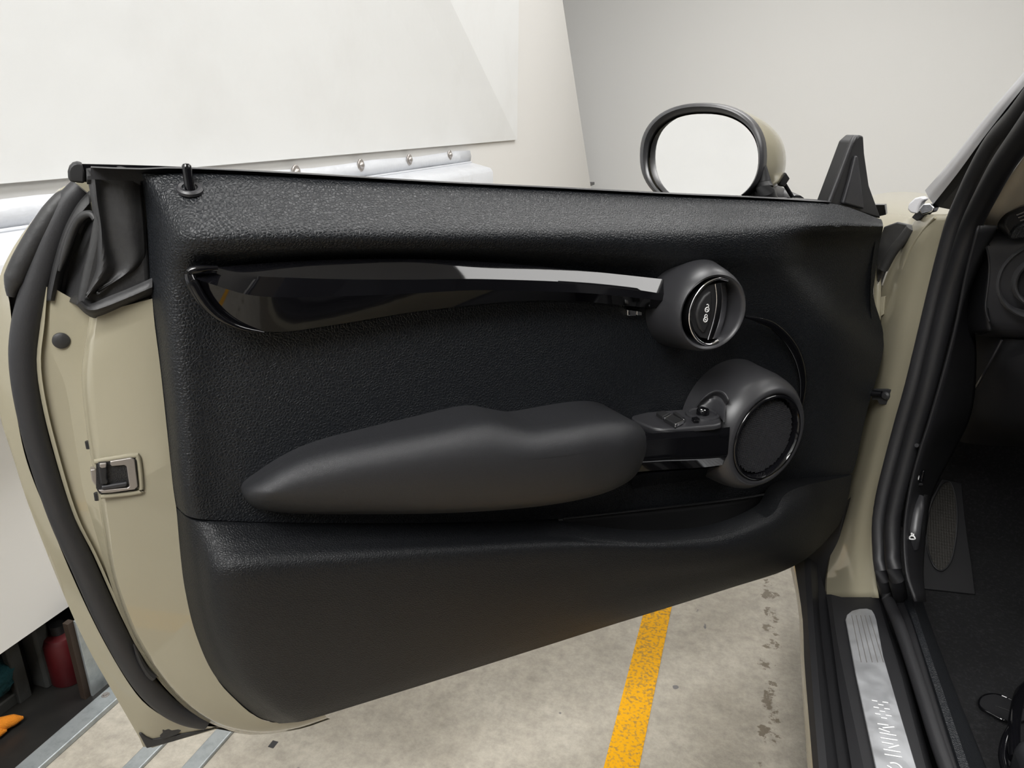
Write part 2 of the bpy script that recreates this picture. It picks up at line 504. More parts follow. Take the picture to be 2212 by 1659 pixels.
slab('ceiling', [(-1.3, -4, CEIL_Z), (4.5, -4, CEIL_Z), (4.5, 6.4, CEIL_Z), (-3.2, 6.4, CEIL_Z), (-3.2, 3.5, CEIL_Z), (-1.3, 3.5, CEIL_Z)], (0, 0, 0.05), 'ceiling', kind='structure', smooth=False)
# yellow line painted on the floor
ya, yb = PZ(1304, 1659, 0)[0], PZ(1380.5, 1659, 0)[0]
_p = PZ(590, 1608, 0)
boxw('dark_mark', (_p[0] - .006, _p[1] - .008, 0), (_p[0] + .006, _p[1] + .008, .0006), 'rubber', floor)
boxw('yellow_line', (ya, -1.5, 0.0), (yb, 6.0, 0.0015), 'yellow', floor, label='worn yellow painted line')

for i, (lx, ly, sx, sy, watts) in enumerate(LAMPS):
    t = root('ceiling_light', ['white light panel above the far side of the bonnet', 'white light panel on the ceiling behind the viewer',
                               'white light panel nearest the front wall', 'small white light panel above the open door'][i],
             'light', (lx, ly, CEIL_Z - 0.06), group='ceiling light panels')
    boxw('diffuser', (lx - sx / 2, ly - sy / 2, CEIL_Z - 0.05), (lx + sx / 2, ly + sy / 2, CEIL_Z - 0.03), 'lamp', t)
    fr = 0.03
    for a, b in (((lx - sx / 2 - fr, ly - sy / 2 - fr), (lx + sx / 2 + fr, ly - sy / 2)), ((lx - sx / 2 - fr, ly + sy / 2), (lx + sx / 2 + fr, ly + sy / 2 + fr)),
                 ((lx - sx / 2 - fr, ly - sy / 2), (lx - sx / 2, ly + sy / 2)), ((lx + sx / 2, ly - sy / 2), (lx + sx / 2 + fr, ly + sy / 2))):
        boxw('frame', (*a, CEIL_Z - 0.06), (*b, CEIL_Z), 'lamp_frame', t)
    ld = bpy.data.lights.new('panel_lamp', 'AREA'); ld.shape = 'RECTANGLE'; ld.size = sx; ld.size_y = sy; ld.energy = watts; ld.color = (1.0, 0.995, 0.985)
    lo = bpy.data.objects.new('panel_lamp', ld); COL.objects.link(lo); lo.parent = t; lo.location = (0, 0, -0.01)

# white sheet on the upper left wall, with its folded corner
c0 = PX(1117, 302, WX + 0.012); zsb = PX(0, 396, WX + 0.012)[2]
ctop = np.array([WX + 0.012, PX(1122, 0, WX)[1], 2.9])
dgn = PX(972, 0, WX + 0.07); e = dgn - c0; dg2 = c0 + e * ((2.9 - c0[2]) / e[2])
ny = 24
Vs, Fs = [], []
for i in range(ny + 1):
    f = i / ny
    b0 = np.array([WX + 0.012, -3.9 + (c0[1] + 3.9) * f, zsb + (c0[2] - zsb) * f])
    b1 = np.array([WX + 0.012 + (dg2[0] - WX - 0.012) * f ** 3, -3.9 + (dg2[1] + 3.9) * f, 2.9])
    for j in range(9):
        g = j / 8
        p = b0 * (1 - g) + b1 * g
        Vs.append(p )
Fs = grid_faces(ny + 1, 9)
k0 = len(Vs)
for j in range(9):
    g = j / 8
    Vs.append(c0 * (1 - g) + ctop * g)
Fs += [(ny * 9 + j, ny * 9 + j + 1, k0 + j + 1, k0 + j) for j in range(8)]
build('white_sheet', Vs, Fs, 'sheet', label='large off-white sheet covering the upper left wall, folded at its corner', cat='sheet', thick=0.004, smooth=False)

# vinyl covered ledge below the sheet, fixed with screws along a flap
vt = root('vinyl_ledge', 'white vinyl covered ledge with a screwed flap along the left wall', 'ledge', (WX, 1.0, 0.5))
ye = PX(1010, 325, WX)[1]
zt = PX(1010, 325, WX + 0.01)[2]
zl = PX(1005, 352, WX + 0.01)[2]
xf = PY(1065, 365, ye)[0]; zf_ = PY(1065, 365, ye)[2]
fl = []
for i in range(40):
    yy = -3.8 + (ye + 3.8) * i / 39
    ripple = 0.003 * math.sin(i * 1.7)
    fl.append([(WX + 0.012, yy, zt + ripple), (WX + 0.018 + ripple, yy, (zt + zl) / 2), (WX + 0.012, yy, zl)])
build('flap', np.array(fl).reshape(-1, 3), grid_faces(40, 3), 'vinyl', vt, thick=0.004)
body = []
for i in range(50):
    yy = -3.8 + (ye + 3.8) * i / 49
    q = 0.004 * math.sin(i * 2.3)
    body.append([(WX + 0.004, yy, zl), (WX + 0.02, yy, zl - 0.002), ((WX + xf) / 2, yy, (zl + zf_) / 2 + 0.004 + q), (xf - 0.012, yy, zf_ + 0.004), (xf, yy, zf_ - 0.012),
                 (xf + q, yy, zf_ - 0.10), (xf, yy, zf_ - 0.20), (xf - 0.03, yy, zf_ - 0.215), (WX + 0.004, yy, zf_ - 0.22)])
B = np.array(body)
Fb = grid_faces(50, 9) + [tuple(range(49 * 9, 50 * 9)), tuple(range(9))[::-1]]
build('cover', B.reshape(-1, 3), Fb, 'vinyl', vt, sharp=60)
tube('hem', [(WX + 0.016, y, zl + 0.001) for y in np.linspace(-3.8, ye, 12)], 0.004, 'vinyl', vt, n=30, seg=8)
for px, py in ((640, 372), (780, 357), (885, 345), (972, 335)):
    p = PX(px, py, WX + 0.018)
    sc = lathe('screw', p, (1, 0, 0), [(0.0, -0.003), (0.020, -0.003), (0.020, 0.0), (0.018, 0.002), (0.011, 0.0025), (0.010, 0.006), (0.007, 0.009), (0.0, 0.010)], 'steel', vt, seg=20, label='round-headed steel screw with washer')

# dark recess under the left wall and what lies in it
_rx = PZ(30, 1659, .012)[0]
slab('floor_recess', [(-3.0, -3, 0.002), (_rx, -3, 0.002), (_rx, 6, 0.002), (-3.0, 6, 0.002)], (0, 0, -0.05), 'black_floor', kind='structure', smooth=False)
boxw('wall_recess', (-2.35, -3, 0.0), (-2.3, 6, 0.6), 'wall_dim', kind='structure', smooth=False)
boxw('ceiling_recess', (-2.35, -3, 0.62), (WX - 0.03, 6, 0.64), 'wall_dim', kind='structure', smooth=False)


def blob(name, c, r, material, parent=None, seed=1, amp=0.15, **kw):
    V = []; nu, nv = 20, 12
    rnd = random.Random(seed); ph = [rnd.uniform(0, 6) for _ in range(6)]
    for i in range(nv + 1):
        th = math.pi * i / nv
        for j in range(nu):
            a = 2 * math.pi * j / nu
            k = 1 + amp * (math.sin(3 * a + ph[0] + 2 * th) * 0.5 + math.sin(5 * th + ph[1] + a * 2) * 0.5) * math.sin(th)
            V.append((c[0] + r[0] * k * math.sin(th) * math.cos(a), c[1] + r[1] * k * math.sin(th) * math.sin(a), c[2] + r[2] * k * math.cos(th)))
    return build(name, V, grid_faces(nv + 1, nu, True), material, parent, sharp=80, **kw)


p = PZ(-10, 1568, 0.03)
g = root('work_glove', 'orange knitted work glove lying on the dark floor under the wall', 'glove', (p[0], p[1], 0.0))
tube('finger', [PZ(-60, 1572, 0.022), PZ(-5, 1566, 0.022), PZ(25, 1557, 0.018), PZ(40, 1553, 0.015), PZ(50, 1550, 0.013)], [0.014, 0.015, 0.014, 0.014, 0.013, 0.011, 0.003], 'orange', g, n=24, seg=12)
tube('finger', [PZ(-60, 1590, 0.02), PZ(-15, 1585, 0.017), PZ(8, 1579, 0.013), PZ(14, 1577, 0.012)], [0.014, 0.014, 0.013, 0.011, 0.003], 'orange', g, n=18, seg=12)
blob('palm', tuple(PZ(-85, 1592, 0.022)), (0.035, 0.05, 0.022), 'orange', g)
q = PZ(83, 1503, 0.0)
sh = root('low_shelf', 'low dark grey step with a post under the wall, holding the teal cloth', 'shelf', (q[0] - .06, q[1] - .4, 0))
boxw('board', (q[0] - 0.16, q[1] - 1.0, 0.0), (q[0] - .02, q[1] - 0.01, 0.026), 'grey_wood', sh, bevel=0.003)
boxw('leg', (q[0] - 0.03, q[1] - 0.03, 0.0), (q[0] - 0.012, q[1] - 0.002, 0.40), 'grey_wood', sh, bevel=0.003)
p = PZ(14, 1480, 0.06)
blob('teal_cloth', (p[0] - .03, p[1] - .04, 0.076), (0.045, 0.085, 0.036), 'teal', label='crumpled teal cloth on the low step under the wall', cat='cloth', amp=0.3, seed=4)
q = PZ(126, 1478, 0.0)
boxw('wooden_post', (q[0] - 0.05, q[1] - 0.02, 0.0), (q[0] - .005, q[1] + 0.012, 0.60), 'grey_wood', label='weathered grey post standing under the wall beside the red canister', cat='post', bevel=0.006)
q = PZ(166, 1488, 0.0)
cn = root('red_canister', 'dark red round canister on the dark floor under the wall', 'canister', (q[0] - 0.04, q[1] + 0.02, 0))
lathe('body', (q[0] - 0.04, q[1] + 0.02, 0), (0, 0, 1), [(0, 0), (0.03, 0), (0.034, 0.006), (0.034, 0.10), (0.028, 0.112), (0.014, 0.118), (0, 0.118)], 'red', cn, seg=32, ref=(1, 0, 0))
lathe('cap', (q[0] - 0.04, q[1] + 0.02, 0.118), (0, 0, 1), [(0, 0), (0.014, 0), (0.014, 0.02), (0, 0.022)], 'matte', cn, seg=20, ref=(1, 0, 0))
# upright plate and galvanised rails on the floor
q = PZ(203, 1506, 0.0)
up = root('metal_upright', 'pale metal plate with a brown edge standing on the rail below the wall', 'upright', (q[0], q[1] + .1, 0))
boxw('plate', (q[0] - .008, q[1], 0.0), (q[0] - .002, q[1] + 0.3, zb), 'galv', up, bevel=0.001)
boxw('edge_strip', (q[0] - .022, q[1] - .012, 0.0), (q[0] - .008, q[1] + .002, zb), 'rust', up, bevel=0.001)


def rail(label, a0, a1, zt_=0.012, y0=-3.0, y1=6.0, screws=()):
    x0, x1 = PZ(*a0, zt_)[0], PZ(*a1, zt_)[0]
    r = root('floor_rail', label, 'rail', ((x0 + x1) / 2, 1.0, 0), group='galvanised rails on the floor')
    boxw('strip', (x0, y0, 0), (x1, y1, zt_), 'galv', r, bevel=0.002)
    for s in screws:
        lathe('screw', PZ(*s, zt_), (0, 0, 1), [(0, 0.003), (0.004, 0.003), (0.005, 0.0008), (0.0075, 0.001), (0.008, 0.0)], 'steel', r, seg=16)


rail('galvanised metal strip along the edge of the dark recess, with a screw', (30, 1659), (84, 1659), screws=((228, 1501),))
rail('narrow galvanised strip on the floor under the rear door corner', (262, 1659), (302, 1659), 0.008)
rail('pale galvanised strip on the floor nearest the yellow line', (390, 1659), (431, 1659), 0.008)

# ================================================================== THE CAR
car = root('car', 'beige car with its left door wide open, black trim and dark cabin', 'car', (0.6, 1.2, 0.0))
# ================================================================== THE OPEN DOOR
door = root('car_door', 'open left car door with black grained trim, beige painted edge and round mirror', 'car door',
            (D_O[0] - 0.6, D_O[1] - 1.2, 0.25), math.atan2(D_U[1], D_U[0]))
door.parent = car
del door['category']


def field_mod(x, y):
    """soft hollow in the front upper corner and around the loudspeaker"""
    w = 0.0
    # hollow below the top roll near the hinge, bounded by a ridge from (1690,560) to (1905,745)
    ridge_y = 560 + (x - 1680) * 0.85
    if x > 1640 and y > 490:
        a = 1 / (1 + math.exp(-(x - 1712 - 0.25 * abs(y - 575)) / 12.0))
        b = 1 / (1 + math.exp(-(ridge_y - y) / 14.0))
        c = 1 / (1 + math.exp(-(y - 512 + (x - 1700) * 0.06) / 6.0))
        w -= 0.035 * a * b * c
    # dish round the loudspeaker
    d = math.hypot((x - 1620) / 150.0, (y - 900) / 170.0)
    w -= 0.014 * math.exp(-max(0, d - 0.3) ** 4 * 1.6)
    return w


g_ = 0.0
UP = [
    [(304, 379, -.045), (324, 375, -.022), (480, 376, -.016), (700, 387, -.016), (950, 399, -.016), (1200, 411, -.016), (1450, 424, -.016), (1650, 432, -.016), (1800, 440, -.016), (1904, 474, -.018)],
    [(314, 440, -.045), (352, 428, -.004), (480, 432, .010), (700, 438, .012), (950, 446, .012), (1200, 454, .012), (1450, 462, .012), (1650, 466, .012), (1800, 466, .006), (1907, 483, -.010)],
    [(319, 500, -.045), (377, 500, .020), (490, 500, .040), (700, 500, .042), (950, 502, .042), (1200, 504, .042), (1450, 508, .042), (1650, 500, .036), (1800, 490, .022), (1907, 495, .002)],
    [(321, 540, -.045), (378, 538, .018), (490, 540, .036), (700, 535, .036), (950, 535, .036), (1200, 541, .036), (1450, 556, .036), (1650, 550, .034), (1800, 545, .018), (1898, 540, .0)],
    [(323, 580, -.045), (374, 590, .006), (490, 572, .014), (700, 562, .010), (950, 560, .010), (1200, 574, .010), (1450, 594, .012), (1650, 600, .020), (1800, 600, .012), (1890, 600, -.004)],
    [(326, 640, -.045), (373, 645, .002), (490, 645, .002), (700, 635, .002), (950, 632, .002), (1200, 640, .002), (1450, 655, .006), (1650, 655, .010), (1800, 655, .012), (1888, 645, -.004)],
    [(341, 760, -.045), (381, 765, .001), (490, 765, .0), (700, 765, 0), (950, 765, 0), (1200, 765, 0), (1450, 765, 0), (1650, 760, .004), (1800, 745, .016), (1909, 745, .004)],
    [(357, 900, -.045), (393, 900, .001), (490, 900, 0), (700, 900, 0), (950, 900, 0), (1200, 900, 0), (1450, 900, 0), (1650, 890, 0), (1790, 880, .008), (1872, 892, .002)],
    [(371, 1040, -.045), (403, 1045, .001), (490, 1050, 0), (700, 1050, 0), (950, 1050, 0), (1200, 1045, 0), (1450, 1030, 0), (1650, 1010, 0), (1780, 985, .006), (1850, 995, .002)],
    [(379, 1092, -.045), (412, 1117, -.006), (490, 1125, 0), (700, 1130, 0), (950, 1129, 0), (1200, 1121, 0), (1450, 1094, 0), (1650, 1068, 0), (1760, 1043, .0), (1841, 1022, .0)],
]
surf('upper_trim', UP, 'grain', door, nu=190, nv=14, mod=field_mod, skirt=0.04, label='grained black upper door trim')

LOW = [
    [(379, 1096, -.045), (416, 1123, -.006), (490, 1131, .004), (700, 1136, .004), (950, 1135, .004), (1180, 1128, .006), (1292, 1156, .040), (1424, 1168, .056), (1560, 1156, .056), (1664, 1113, .048), (1708, 1060, .030), (1841, 1026, .002)],
    [(384, 1150, -.045), (420, 1180, .0), (490, 1178, .028), (700, 1172, .030), (950, 1165, .032), (1180, 1155, .034), (1292, 1168, .052), (1424, 1176, .062), (1560, 1168, .062), (1668, 1130, .056), (1722, 1088, .042), (1836, 1056, .008)],
    [(388, 1200, -.045), (428, 1238, .008), (490, 1230, .048), (700, 1214, .052), (950, 1196, .054), (1180, 1182, .056), (1292, 1184, .060), (1424, 1190, .064), (1560, 1184, .064), (1670, 1152, .058), (1734, 1118, .046), (1829, 1087, .010)],
    [(398, 1275, -.045), (437, 1305, .006), (500, 1300, .046), (705, 1290, .050), (950, 1265, .052), (1190, 1235, .052), (1300, 1228, .054), (1430, 1222, .056), (1565, 1208, .056), (1675, 1180, .050), (1742, 1152, .040), (1813, 1131, .008)],
    [(421, 1370, -.045), (462, 1392, .002), (525, 1385, .036), (720, 1370, .040), (950, 1335, .042), (1200, 1285, .042), (1305, 1270, .042), (1435, 1250, .042), (1570, 1230, .042), (1680, 1200, .038), (1745, 1176, .030), (1795, 1155, .004)],
    [(465, 1464, -.045), (508, 1476, -.002), (570, 1465, .022), (735, 1445, .026), (955, 1395, .028), (1200, 1332, .028), (1310, 1310, .028), (1440, 1280, .028), (1575, 1250, .028), (1680, 1218, .026), (1740, 1195, .018), (1778, 1175, .0)],
    [(546, 1543, -.045), (584, 1540, -.012), (625, 1528, .008), (755, 1500, .012), (960, 1438, .014), (1205, 1363, .014), (1315, 1335, .014), (1445, 1300, .014), (1580, 1262, .014), (1680, 1232, .012), (1735, 1208, .008), (1765, 1187, -.006)],
    [(600, 1563, -.045), (628, 1561, -.022), (665, 1555, -.006), (775, 1522, .0), (965, 1463, .0), (1205, 1387, .0), (1315, 1352, .0), (1445, 1312, .0), (1585, 1268, .0), (1680, 1238, .0), (1732, 1213, -.004), (1760, 1192, -.015)],
]
surf('lower_trim', LOW, 'lower', door, nu=190, nv=10, skirt=0.035, label='grained black lower door trim with map pocket rim')
# map pocket behind the rim
loft('map_pocket', [DL([(1205, 1120), (1404, 1097), (1600, 1074), (1715, 1053)], -.002), DL([(1215, 1150), (1404, 1150), (1600, 1125), (1712, 1075)], -.012),
                    DL([(1225, 1200), (1404, 1210), (1600, 1190), (1705, 1130)], -.012), DL([(1235, 1215), (1404, 1235), (1600, 1215), (1700, 1150)], .045)], 'matte', door, n=40, m=4, thick=0.003, label='dark map pocket inside')
tube('seam_bead', DL([(1216, 1121, .003), (1404, 1100, .004), (1600, 1077, .004), (1707, 1057, .004)]), 0.0018, 'field', door, n=30, seg=8)

# ---------- armrest
arm_out = [(524, 1062), (548, 1036), (620, 994), (700, 966), (820, 942), (930, 922), (1010, 907), (1055, 904), (1095, 912), (1145, 921), (1200, 915), (1270, 906), (1330, 903), (1372, 911), (1394, 935), (1399, 960), (1394, 990), (1375, 1024), (1345, 1048), (1290, 1070), (1200, 1089), (1080, 1102), (950, 1109), (800, 1111), (650, 1110), (575, 1103), (540, 1089)]
arm_spine = [(590, 1066), (700, 1042), (900, 1015), (1060, 1000), (1200, 990), (1330, 968)]
dome('armrest', arm_out, arm_spine, 'leather', door, lambda x: .012 + .062 * min(1, max(0, (x - 560) / 780)), lambda x: .055 + .058 * min(1, max(0, (x - 560) / 700)), rings=16, n=170, back=-0.005, power=0.5, label='soft dark grey leather armrest')

# ---------- decor spear
sp_top = [(409, 590), (436, 581), (582, 568), (734, 561), (906, 560), (1089, 569), (1291, 588), (1458, 606)]
sp_ridge = [(414, 594), (455, 588), (560, 597), (734, 603), (886, 604), (1053, 603), (1276, 613), (1462, 639)]
sp_low = [(418, 600), (452, 612), (560, 640), (734, 640), (886, 634), (1053, 627), (1276, 634), (1462, 653)]
sp_bot = [(413, 600), (446, 652), (520, 702), (600, 717), (720, 702), (940, 668), (1190, 649), (1458, 670)]
sp_bot2 = [(411, 600), (443, 655), (518, 706), (600, 720), (722, 705), (940, 671), (1190, 653), (1458, 674)]
_R = []
loft('decor_spear', [DL(sp_top, .006), DL(sp_top, .022), [D(r_[0], r_[1], .022 + (.0003 if r_[0] < 900 else .0004) * (r_[1] - t_[1])) for r_, t_ in zip(sp_ridge, sp_top)], DL(sp_low, .036), DL(sp_bot, .026), DL(sp_bot2, .006)], 'gloss', door, n=90, m=6, smooth_across=False, sharp=20, label='glossy piano black decorative spear')
tube('spear_rim', DL([(470, 578, .030), (430, 581, .032), (410, 589, .030), (416, 612, .032), (440, 652, .033), (475, 686, .033), (520, 708, .030), (570, 718, .026)]), [.002, .004, .006, .0055, .004, .003, .0025, .001], 'gloss', door, n=50, seg=12)
# small bright clip under the spear
for (x0, y0, x1, y1) in ((248, 570, 330, 630), (335, 580, 385, 625)):
    P4 = [z5(x0, y0), z5(x1, y0 + 10), z5(x1, y1), z5(x0, y1)]
    slab('clip', DL(P4, .012), -D_W * 0.01, 'chrome', door, bevel=0.001)

# ---------- round handle
h_ax = D_W * math.cos(.157) + D_U * math.sin(.157)
hc = D(1541, 675, .078); hbase = hc - h_ax * .079
def HL(pts, w): return [on(p[0], p[1], h_ax, h_ax @ hc + w - .078) for p in pts]
lathe('handle_bezel', hbase, h_ax, [(0.078, -0.02), (0.072, 0.0), (0.066, 0.03), (0.0615, 0.055), (0.0585, 0.067), (0.0555, 0.075), (0.0525, 0.079), (0.0495, 0.0775), (0.048, 0.073), (0.0475, 0.066), (0.0465, 0.04), (0.04, 0.026), (0.025, 0.02), (0.0, 0.019)], 'soft', door, seg=96, sharp=75, label='satin black round handle bezel')
hd = door
plate_o = [(1085, 325), (1098, 450), (1090, 560), (1065, 690), (1015, 852), (945, 838), (885, 770), (850, 665), (848, 560), (872, 470), (930, 385), (1000, 338)]
slab('lock_plate', HL([z5(*q) for q in plate_o], .071), -h_ax * .03, 'matte', hd, bevel=0.0015)
lk_o = [(1046, 388), (1054, 450), (1048, 600), (1020, 720), (980, 803), (932, 750), (906, 660), (906, 600), (930, 520), (980, 440)]
slab('lock_button', HL([z5(*q) for q in lk_o], .0755), -h_ax * .01, 'matte', hd, bevel=0.003, bseg=3)
lv_l = [(1085, 322), (1099, 450), (1091, 560), (1066, 690), (1016, 857)]
lv_r = [(1183, 306), (1196, 420), (1191, 550), (1166, 690), (1116, 842)]
mid = [((a[0] + b[0]) / 2, (a[1] + b[1]) / 2) for a, b in zip(lv_l, lv_r)]
loft('release_lever', [HL([z5(*q) for q in lv_l], .050), HL([z5(*q) for q in lv_l], .074), HL([z5(*q) for q in mid], .072), HL([z5(*q) for q in lv_r], .060), HL([z5(*q) for q in lv_r], .040)], 'chrome', hd, n=30, m=4, smooth_across=False, sharp=50, label='chrome release lever')
ring_px = [(1205, 287), (1130, 272), (1060, 288), (980, 335), (905, 425), (855, 530), (835, 640), (850, 745), (895, 835), (960, 890), (1040, 905), (1112, 868)]
tube('chrome_ring', HL([z5(*q) for q in ring_px], .074), 0.0022, 'chrome', hd, n=60, seg=12)
tube('lever_edge', HL([z5(*q) for q in lv_l], .0745), 0.0012, 'chrome', hd, n=30, seg=10)
for (ix, iy, op) in ((1006, 570, 1), (992, 665, 0)):
    cpt = HL([z5(ix, iy)], .0762)[0]
    Zv = np.array([0, 0, 1.0])
    V1, F1 = tube('x', [cpt + 0.0034 * (D_U * math.cos(a) + Zv * math.sin(a)) for a in np.linspace(0, 2 * math.pi, 17)[:-1]], 0.0007, 'white_mark', raw=True, n=24, seg=6, closed=True)
    sh0 = cpt + Zv * 0.004
    V2, F2 = tube('x', [sh0 + (-D_U if not op else -D_U) * 0 + 0.0024 * (D_U * math.cos(a)) + Zv * 0.0034 * math.sin(a) for a in np.linspace(0.0 if not op else 0.9, math.pi, 9)], 0.0006, 'white_mark', raw=True, n=14, seg=6)
    V3, F3 = tube('x', [cpt + Zv * 0.001, cpt - Zv * 0.001], 0.0008, 'white_mark', raw=True, n=3, seg=6)
    V = list(V1) + list(V2) + list(V3)
    Fc = list(F1) + [tuple(i + len(V1) for i in f) for f in F2] + [tuple(i + len(V1) + len(V2) for i in f) for f in F3]
    build('lock_icon', V, Fc, 'white_mark', hd, label='white open padlock mark' if op else 'white closed padlock mark')
slab('button_groove', HL([z5(945, 612), z5(1036, 608), z5(1036, 622), z5(945, 626)], .0762), -h_ax * .004, 'field', hd)

# swoosh trim from the handle round the loudspeaker
tube('swoosh_trim', DL([z5(1370, 640) + (.02,), z5(1480, 665) + (.02,), z5(1640, 730) + (.018,), z5(1780, 860) + (.014,), z5(1870, 1010) + (.010,), z5(1915, 1180) + (.006,), z5(1920, 1330) + (.004,), z5(1900, 1500) + (.0,)]), [.002, .005, .007, .008, .009, .009, .008, .005], 'gloss', door, n=60, seg=14, flat=0.5, flat_dir=D_W, label='glossy black trim strip curving round the loudspeaker')

# ---------- loudspeaker pod
scn = D(1660, 947, .082); sbase = scn - D_W * .082
lathe('speaker_pod', sbase, D_W, [(.103, -.015), (.101, .0), (.0995, .02), (.098, .042), (.0945, .058), (.0915, .066), (.0815, .079), (.0765, .082), (.0725, .081), (.0705, .077)], 'soft', door, seg=110, sharp=75, label='satin black loudspeaker pod')
spk = door
lathe('speaker_ring', sbase, D_W, [(.0715, .070), (.0715, .080), (.0695, .083), (.0665, .083), (.0645, .079), (.0635, .070), (.062, .068)], 'gloss', spk, seg=96, sharp=60)
GR = .0600
lathe('speaker_cone', sbase, D_W, [(.064, .066), (.058, .067), (.03, .070), (.0, .071)], 'field', spk, seg=64)
# perforated grille: hexagonal net, domed
Vg, Fg = [], []
pitch = .0036; Zv = np.array([0, 0, 1.0])
rows_ = int(GR / (pitch * 0.866)) + 1
for i in range(-rows_, rows_ + 1):
    for j in range(-rows_ - 2, rows_ + 3):
        a = (j + 0.5 * (i % 2)) * pitch; b = i * pitch * 0.866
        if math.hypot(a, b) > GR: continue
        h = .0735 + .004 * (1 - (math.hypot(a, b) / GR) ** 2)
        k0 = len(Vg)
        for rr, dh in ((pitch * 0.585, 0.0), (pitch * 0.36, -.0002), (pitch * 0.34, -.0016)):
            for q in range(6):
                t = math.pi / 6 + q * math.pi / 3
                Vg.append(sbase + D_U * (a + rr * math.cos(t)) + Zv * (b + rr * math.sin(t)) + D_W * (h + dh))
        for s in (0, 6):
            Fg += [(k0 + s + q, k0 + s + (q + 1) % 6, k0 + s + 6 + (q + 1) % 6, k0 + s + 6 + q) for q in range(6)]
o = build('speaker_grille', Vg, Fg, 'soft', spk, smooth=False, label='perforated black loudspeaker grille', kind='stuff')

# ---------- switch console between armrest and loudspeaker
zc = D(*z6(1000, 525), .070)[2]
con = door
co = [(655, 430), (672, 408), (740, 396), (860, 384), (1000, 374), (1120, 366), (1260, 372), (1345, 440), (1352, 478), (1300, 492), (1150, 506), (1000, 518), (900, 522), (820, 510), (740, 482), (690, 458)]
con_top = [PZ(*z6(*q), zc) for q in co]
slab('console_plate', con_top, (0, 0, -.009), 'soft', con, bevel=0.003, bseg=3)


def cslab(name, pts, h, material, parent, t=0.012, bevel=0.0015):
    return slab(name, [PZ(*z6(*q), zc + h) for q in pts], (0, 0, -t), material, parent, bevel=bevel)


sw = cslab('window_switch', [(903, 432), (958, 402), (1060, 452), (996, 484)], .007, 'matte', con)
cslab('chrome_tip', [(985, 478), (1043, 448), (1062, 453), (998, 485)], .0078, 'chrome', con, 0.006, 0.0008)
cslab('chrome_tip', [(901, 431), (952, 402), (966, 407), (914, 438)], .0078, 'chrome', con, 0.003, 0.0005)
sw2 = cslab('window_switch', [(846, 392), (905, 377), (952, 398), (900, 427)], .006, 'matte', con)
sw3 = cslab('window_switch', [(976, 390), (1000, 384), (1075, 440), (1058, 447)], .005, 'matte', con)
cslab('chrome_tip', [(1040, 438), (1058, 430), (1076, 442), (1060, 449)], .0058, 'chrome', con, 0.004, 0.0006)
kp = PZ(*z6(1205, 412), zc)
kn = lathe('mirror_knob_base', kp, (0, 0, 1), [(.026, -.001), (.025, .002), (.021, .003), (.019, .001), (.0, .001)], 'soft', con, seg=40)
lathe('mirror_knob', kp + np.array([.0, .0, .001]), (0, 0, 1), [(.0095, .0), (.0095, .0065), (.0085, .008), (.0, .0082)], 'gloss', con, seg=32, label='round glossy mirror adjusting knob')
for q in ((1196, 375), (1222, 379)):
    lathe('arrow_mark', PZ(*z6(*q), zc + .0095), (0, 0, 1), [(.0014, 0), (.0012, .0005), (0, .0006)], 'white_mark', con, seg=10)
cslab('mirror_button', [(1120, 432), (1160, 424), (1185, 440), (1178, 455), (1140, 456)], .005, 'gloss', con, 0.008, 0.001)
# scooped facet between console and pod
loft('pod_facet', [[D(*z6(1140, 365), .022), D(*z6(1200, 285), .030), D(*z6(1290, 225), .040), D(*z6(1370, 235), .055), D(*z6(1415, 300), .068)],
                   [D(*z6(1150, 375), .020), D(*z6(1215, 320), .026), D(*z6(1295, 280), .034), D(*z6(1350, 300), .046), D(*z6(1385, 350), .058)],
                   [PZ(*z6(1150, 378), zc), PZ(*z6(1230, 372), zc), PZ(*z6(1290, 392), zc), PZ(*z6(1340, 430), zc), PZ(*z6(1375, 480), zc)]], 'soft', door, n=24, m=5, smooth_across=True, thick=0.002, label='scooped facet of the loudspeaker pod')
# glossy beam under the console
loft('gloss_beam', [DL([z6(660, 520), z6(900, 518), z6(1200, 505), z6(1425, 488)], .045), DL([z6(660, 568), z6(900, 552), z6(1200, 533), z6(1415, 508)], .076),
                    DL([z6(660, 620), z6(900, 600), z6(1200, 580), z6(1412, 560)], .080), DL([z6(660, 780), z6(900, 760), z6(1200, 740), z6(1400, 715)], .080),
                    DL([z6(660, 858), z6(900, 838), z6(1200, 820), z6(1365, 800)], .072), DL([z6(660, 872), z6(900, 852), z6(1150, 838), z6(1320, 816)], .058)], 'gloss', door, n=40, m=4, smooth_across=False, sharp=25, label='glossy black beam below the switch console')
loft('beam_lip', [DL([z6(660, 866), z6(900, 846), z6(1150, 830), z6(1330, 812)], .066), DL([z6(660, 885), z6(800, 868), z6(1050, 848), z6(1330, 814)], .072), DL([z6(660, 930), z6(800, 905), z6(1050, 880), z6(1330, 850)], .040),
                  DL([z6(660, 990), z6(800, 960), z6(1050, 930), z6(1360, 900)], .0)], 'gloss', door, n=30, m=4, sharp=30, label='glossy lower lip of the beam')

# ---------- lock pin
pb = D(410, 405, -.002)
lathe('lock_pin', pb, (-.02, .0, 1), [(0, -.01), (.0048, -.01), (.0048, .0175), (.0044, .0205), (.003, .0225), (0, .0232)], 'gloss', door, seg=24, label='glossy black lock pin')
slope_n = D_W * 0.5 + np.array([0, 0, 1.0])
lathe('pin_grommet', pb - slope_n * 0.003, slope_n, [(.0125, 0), (.0125, .003), (.0105, .0045), (.0075, .004), (.007, .001)], 'soft', door, seg=32)

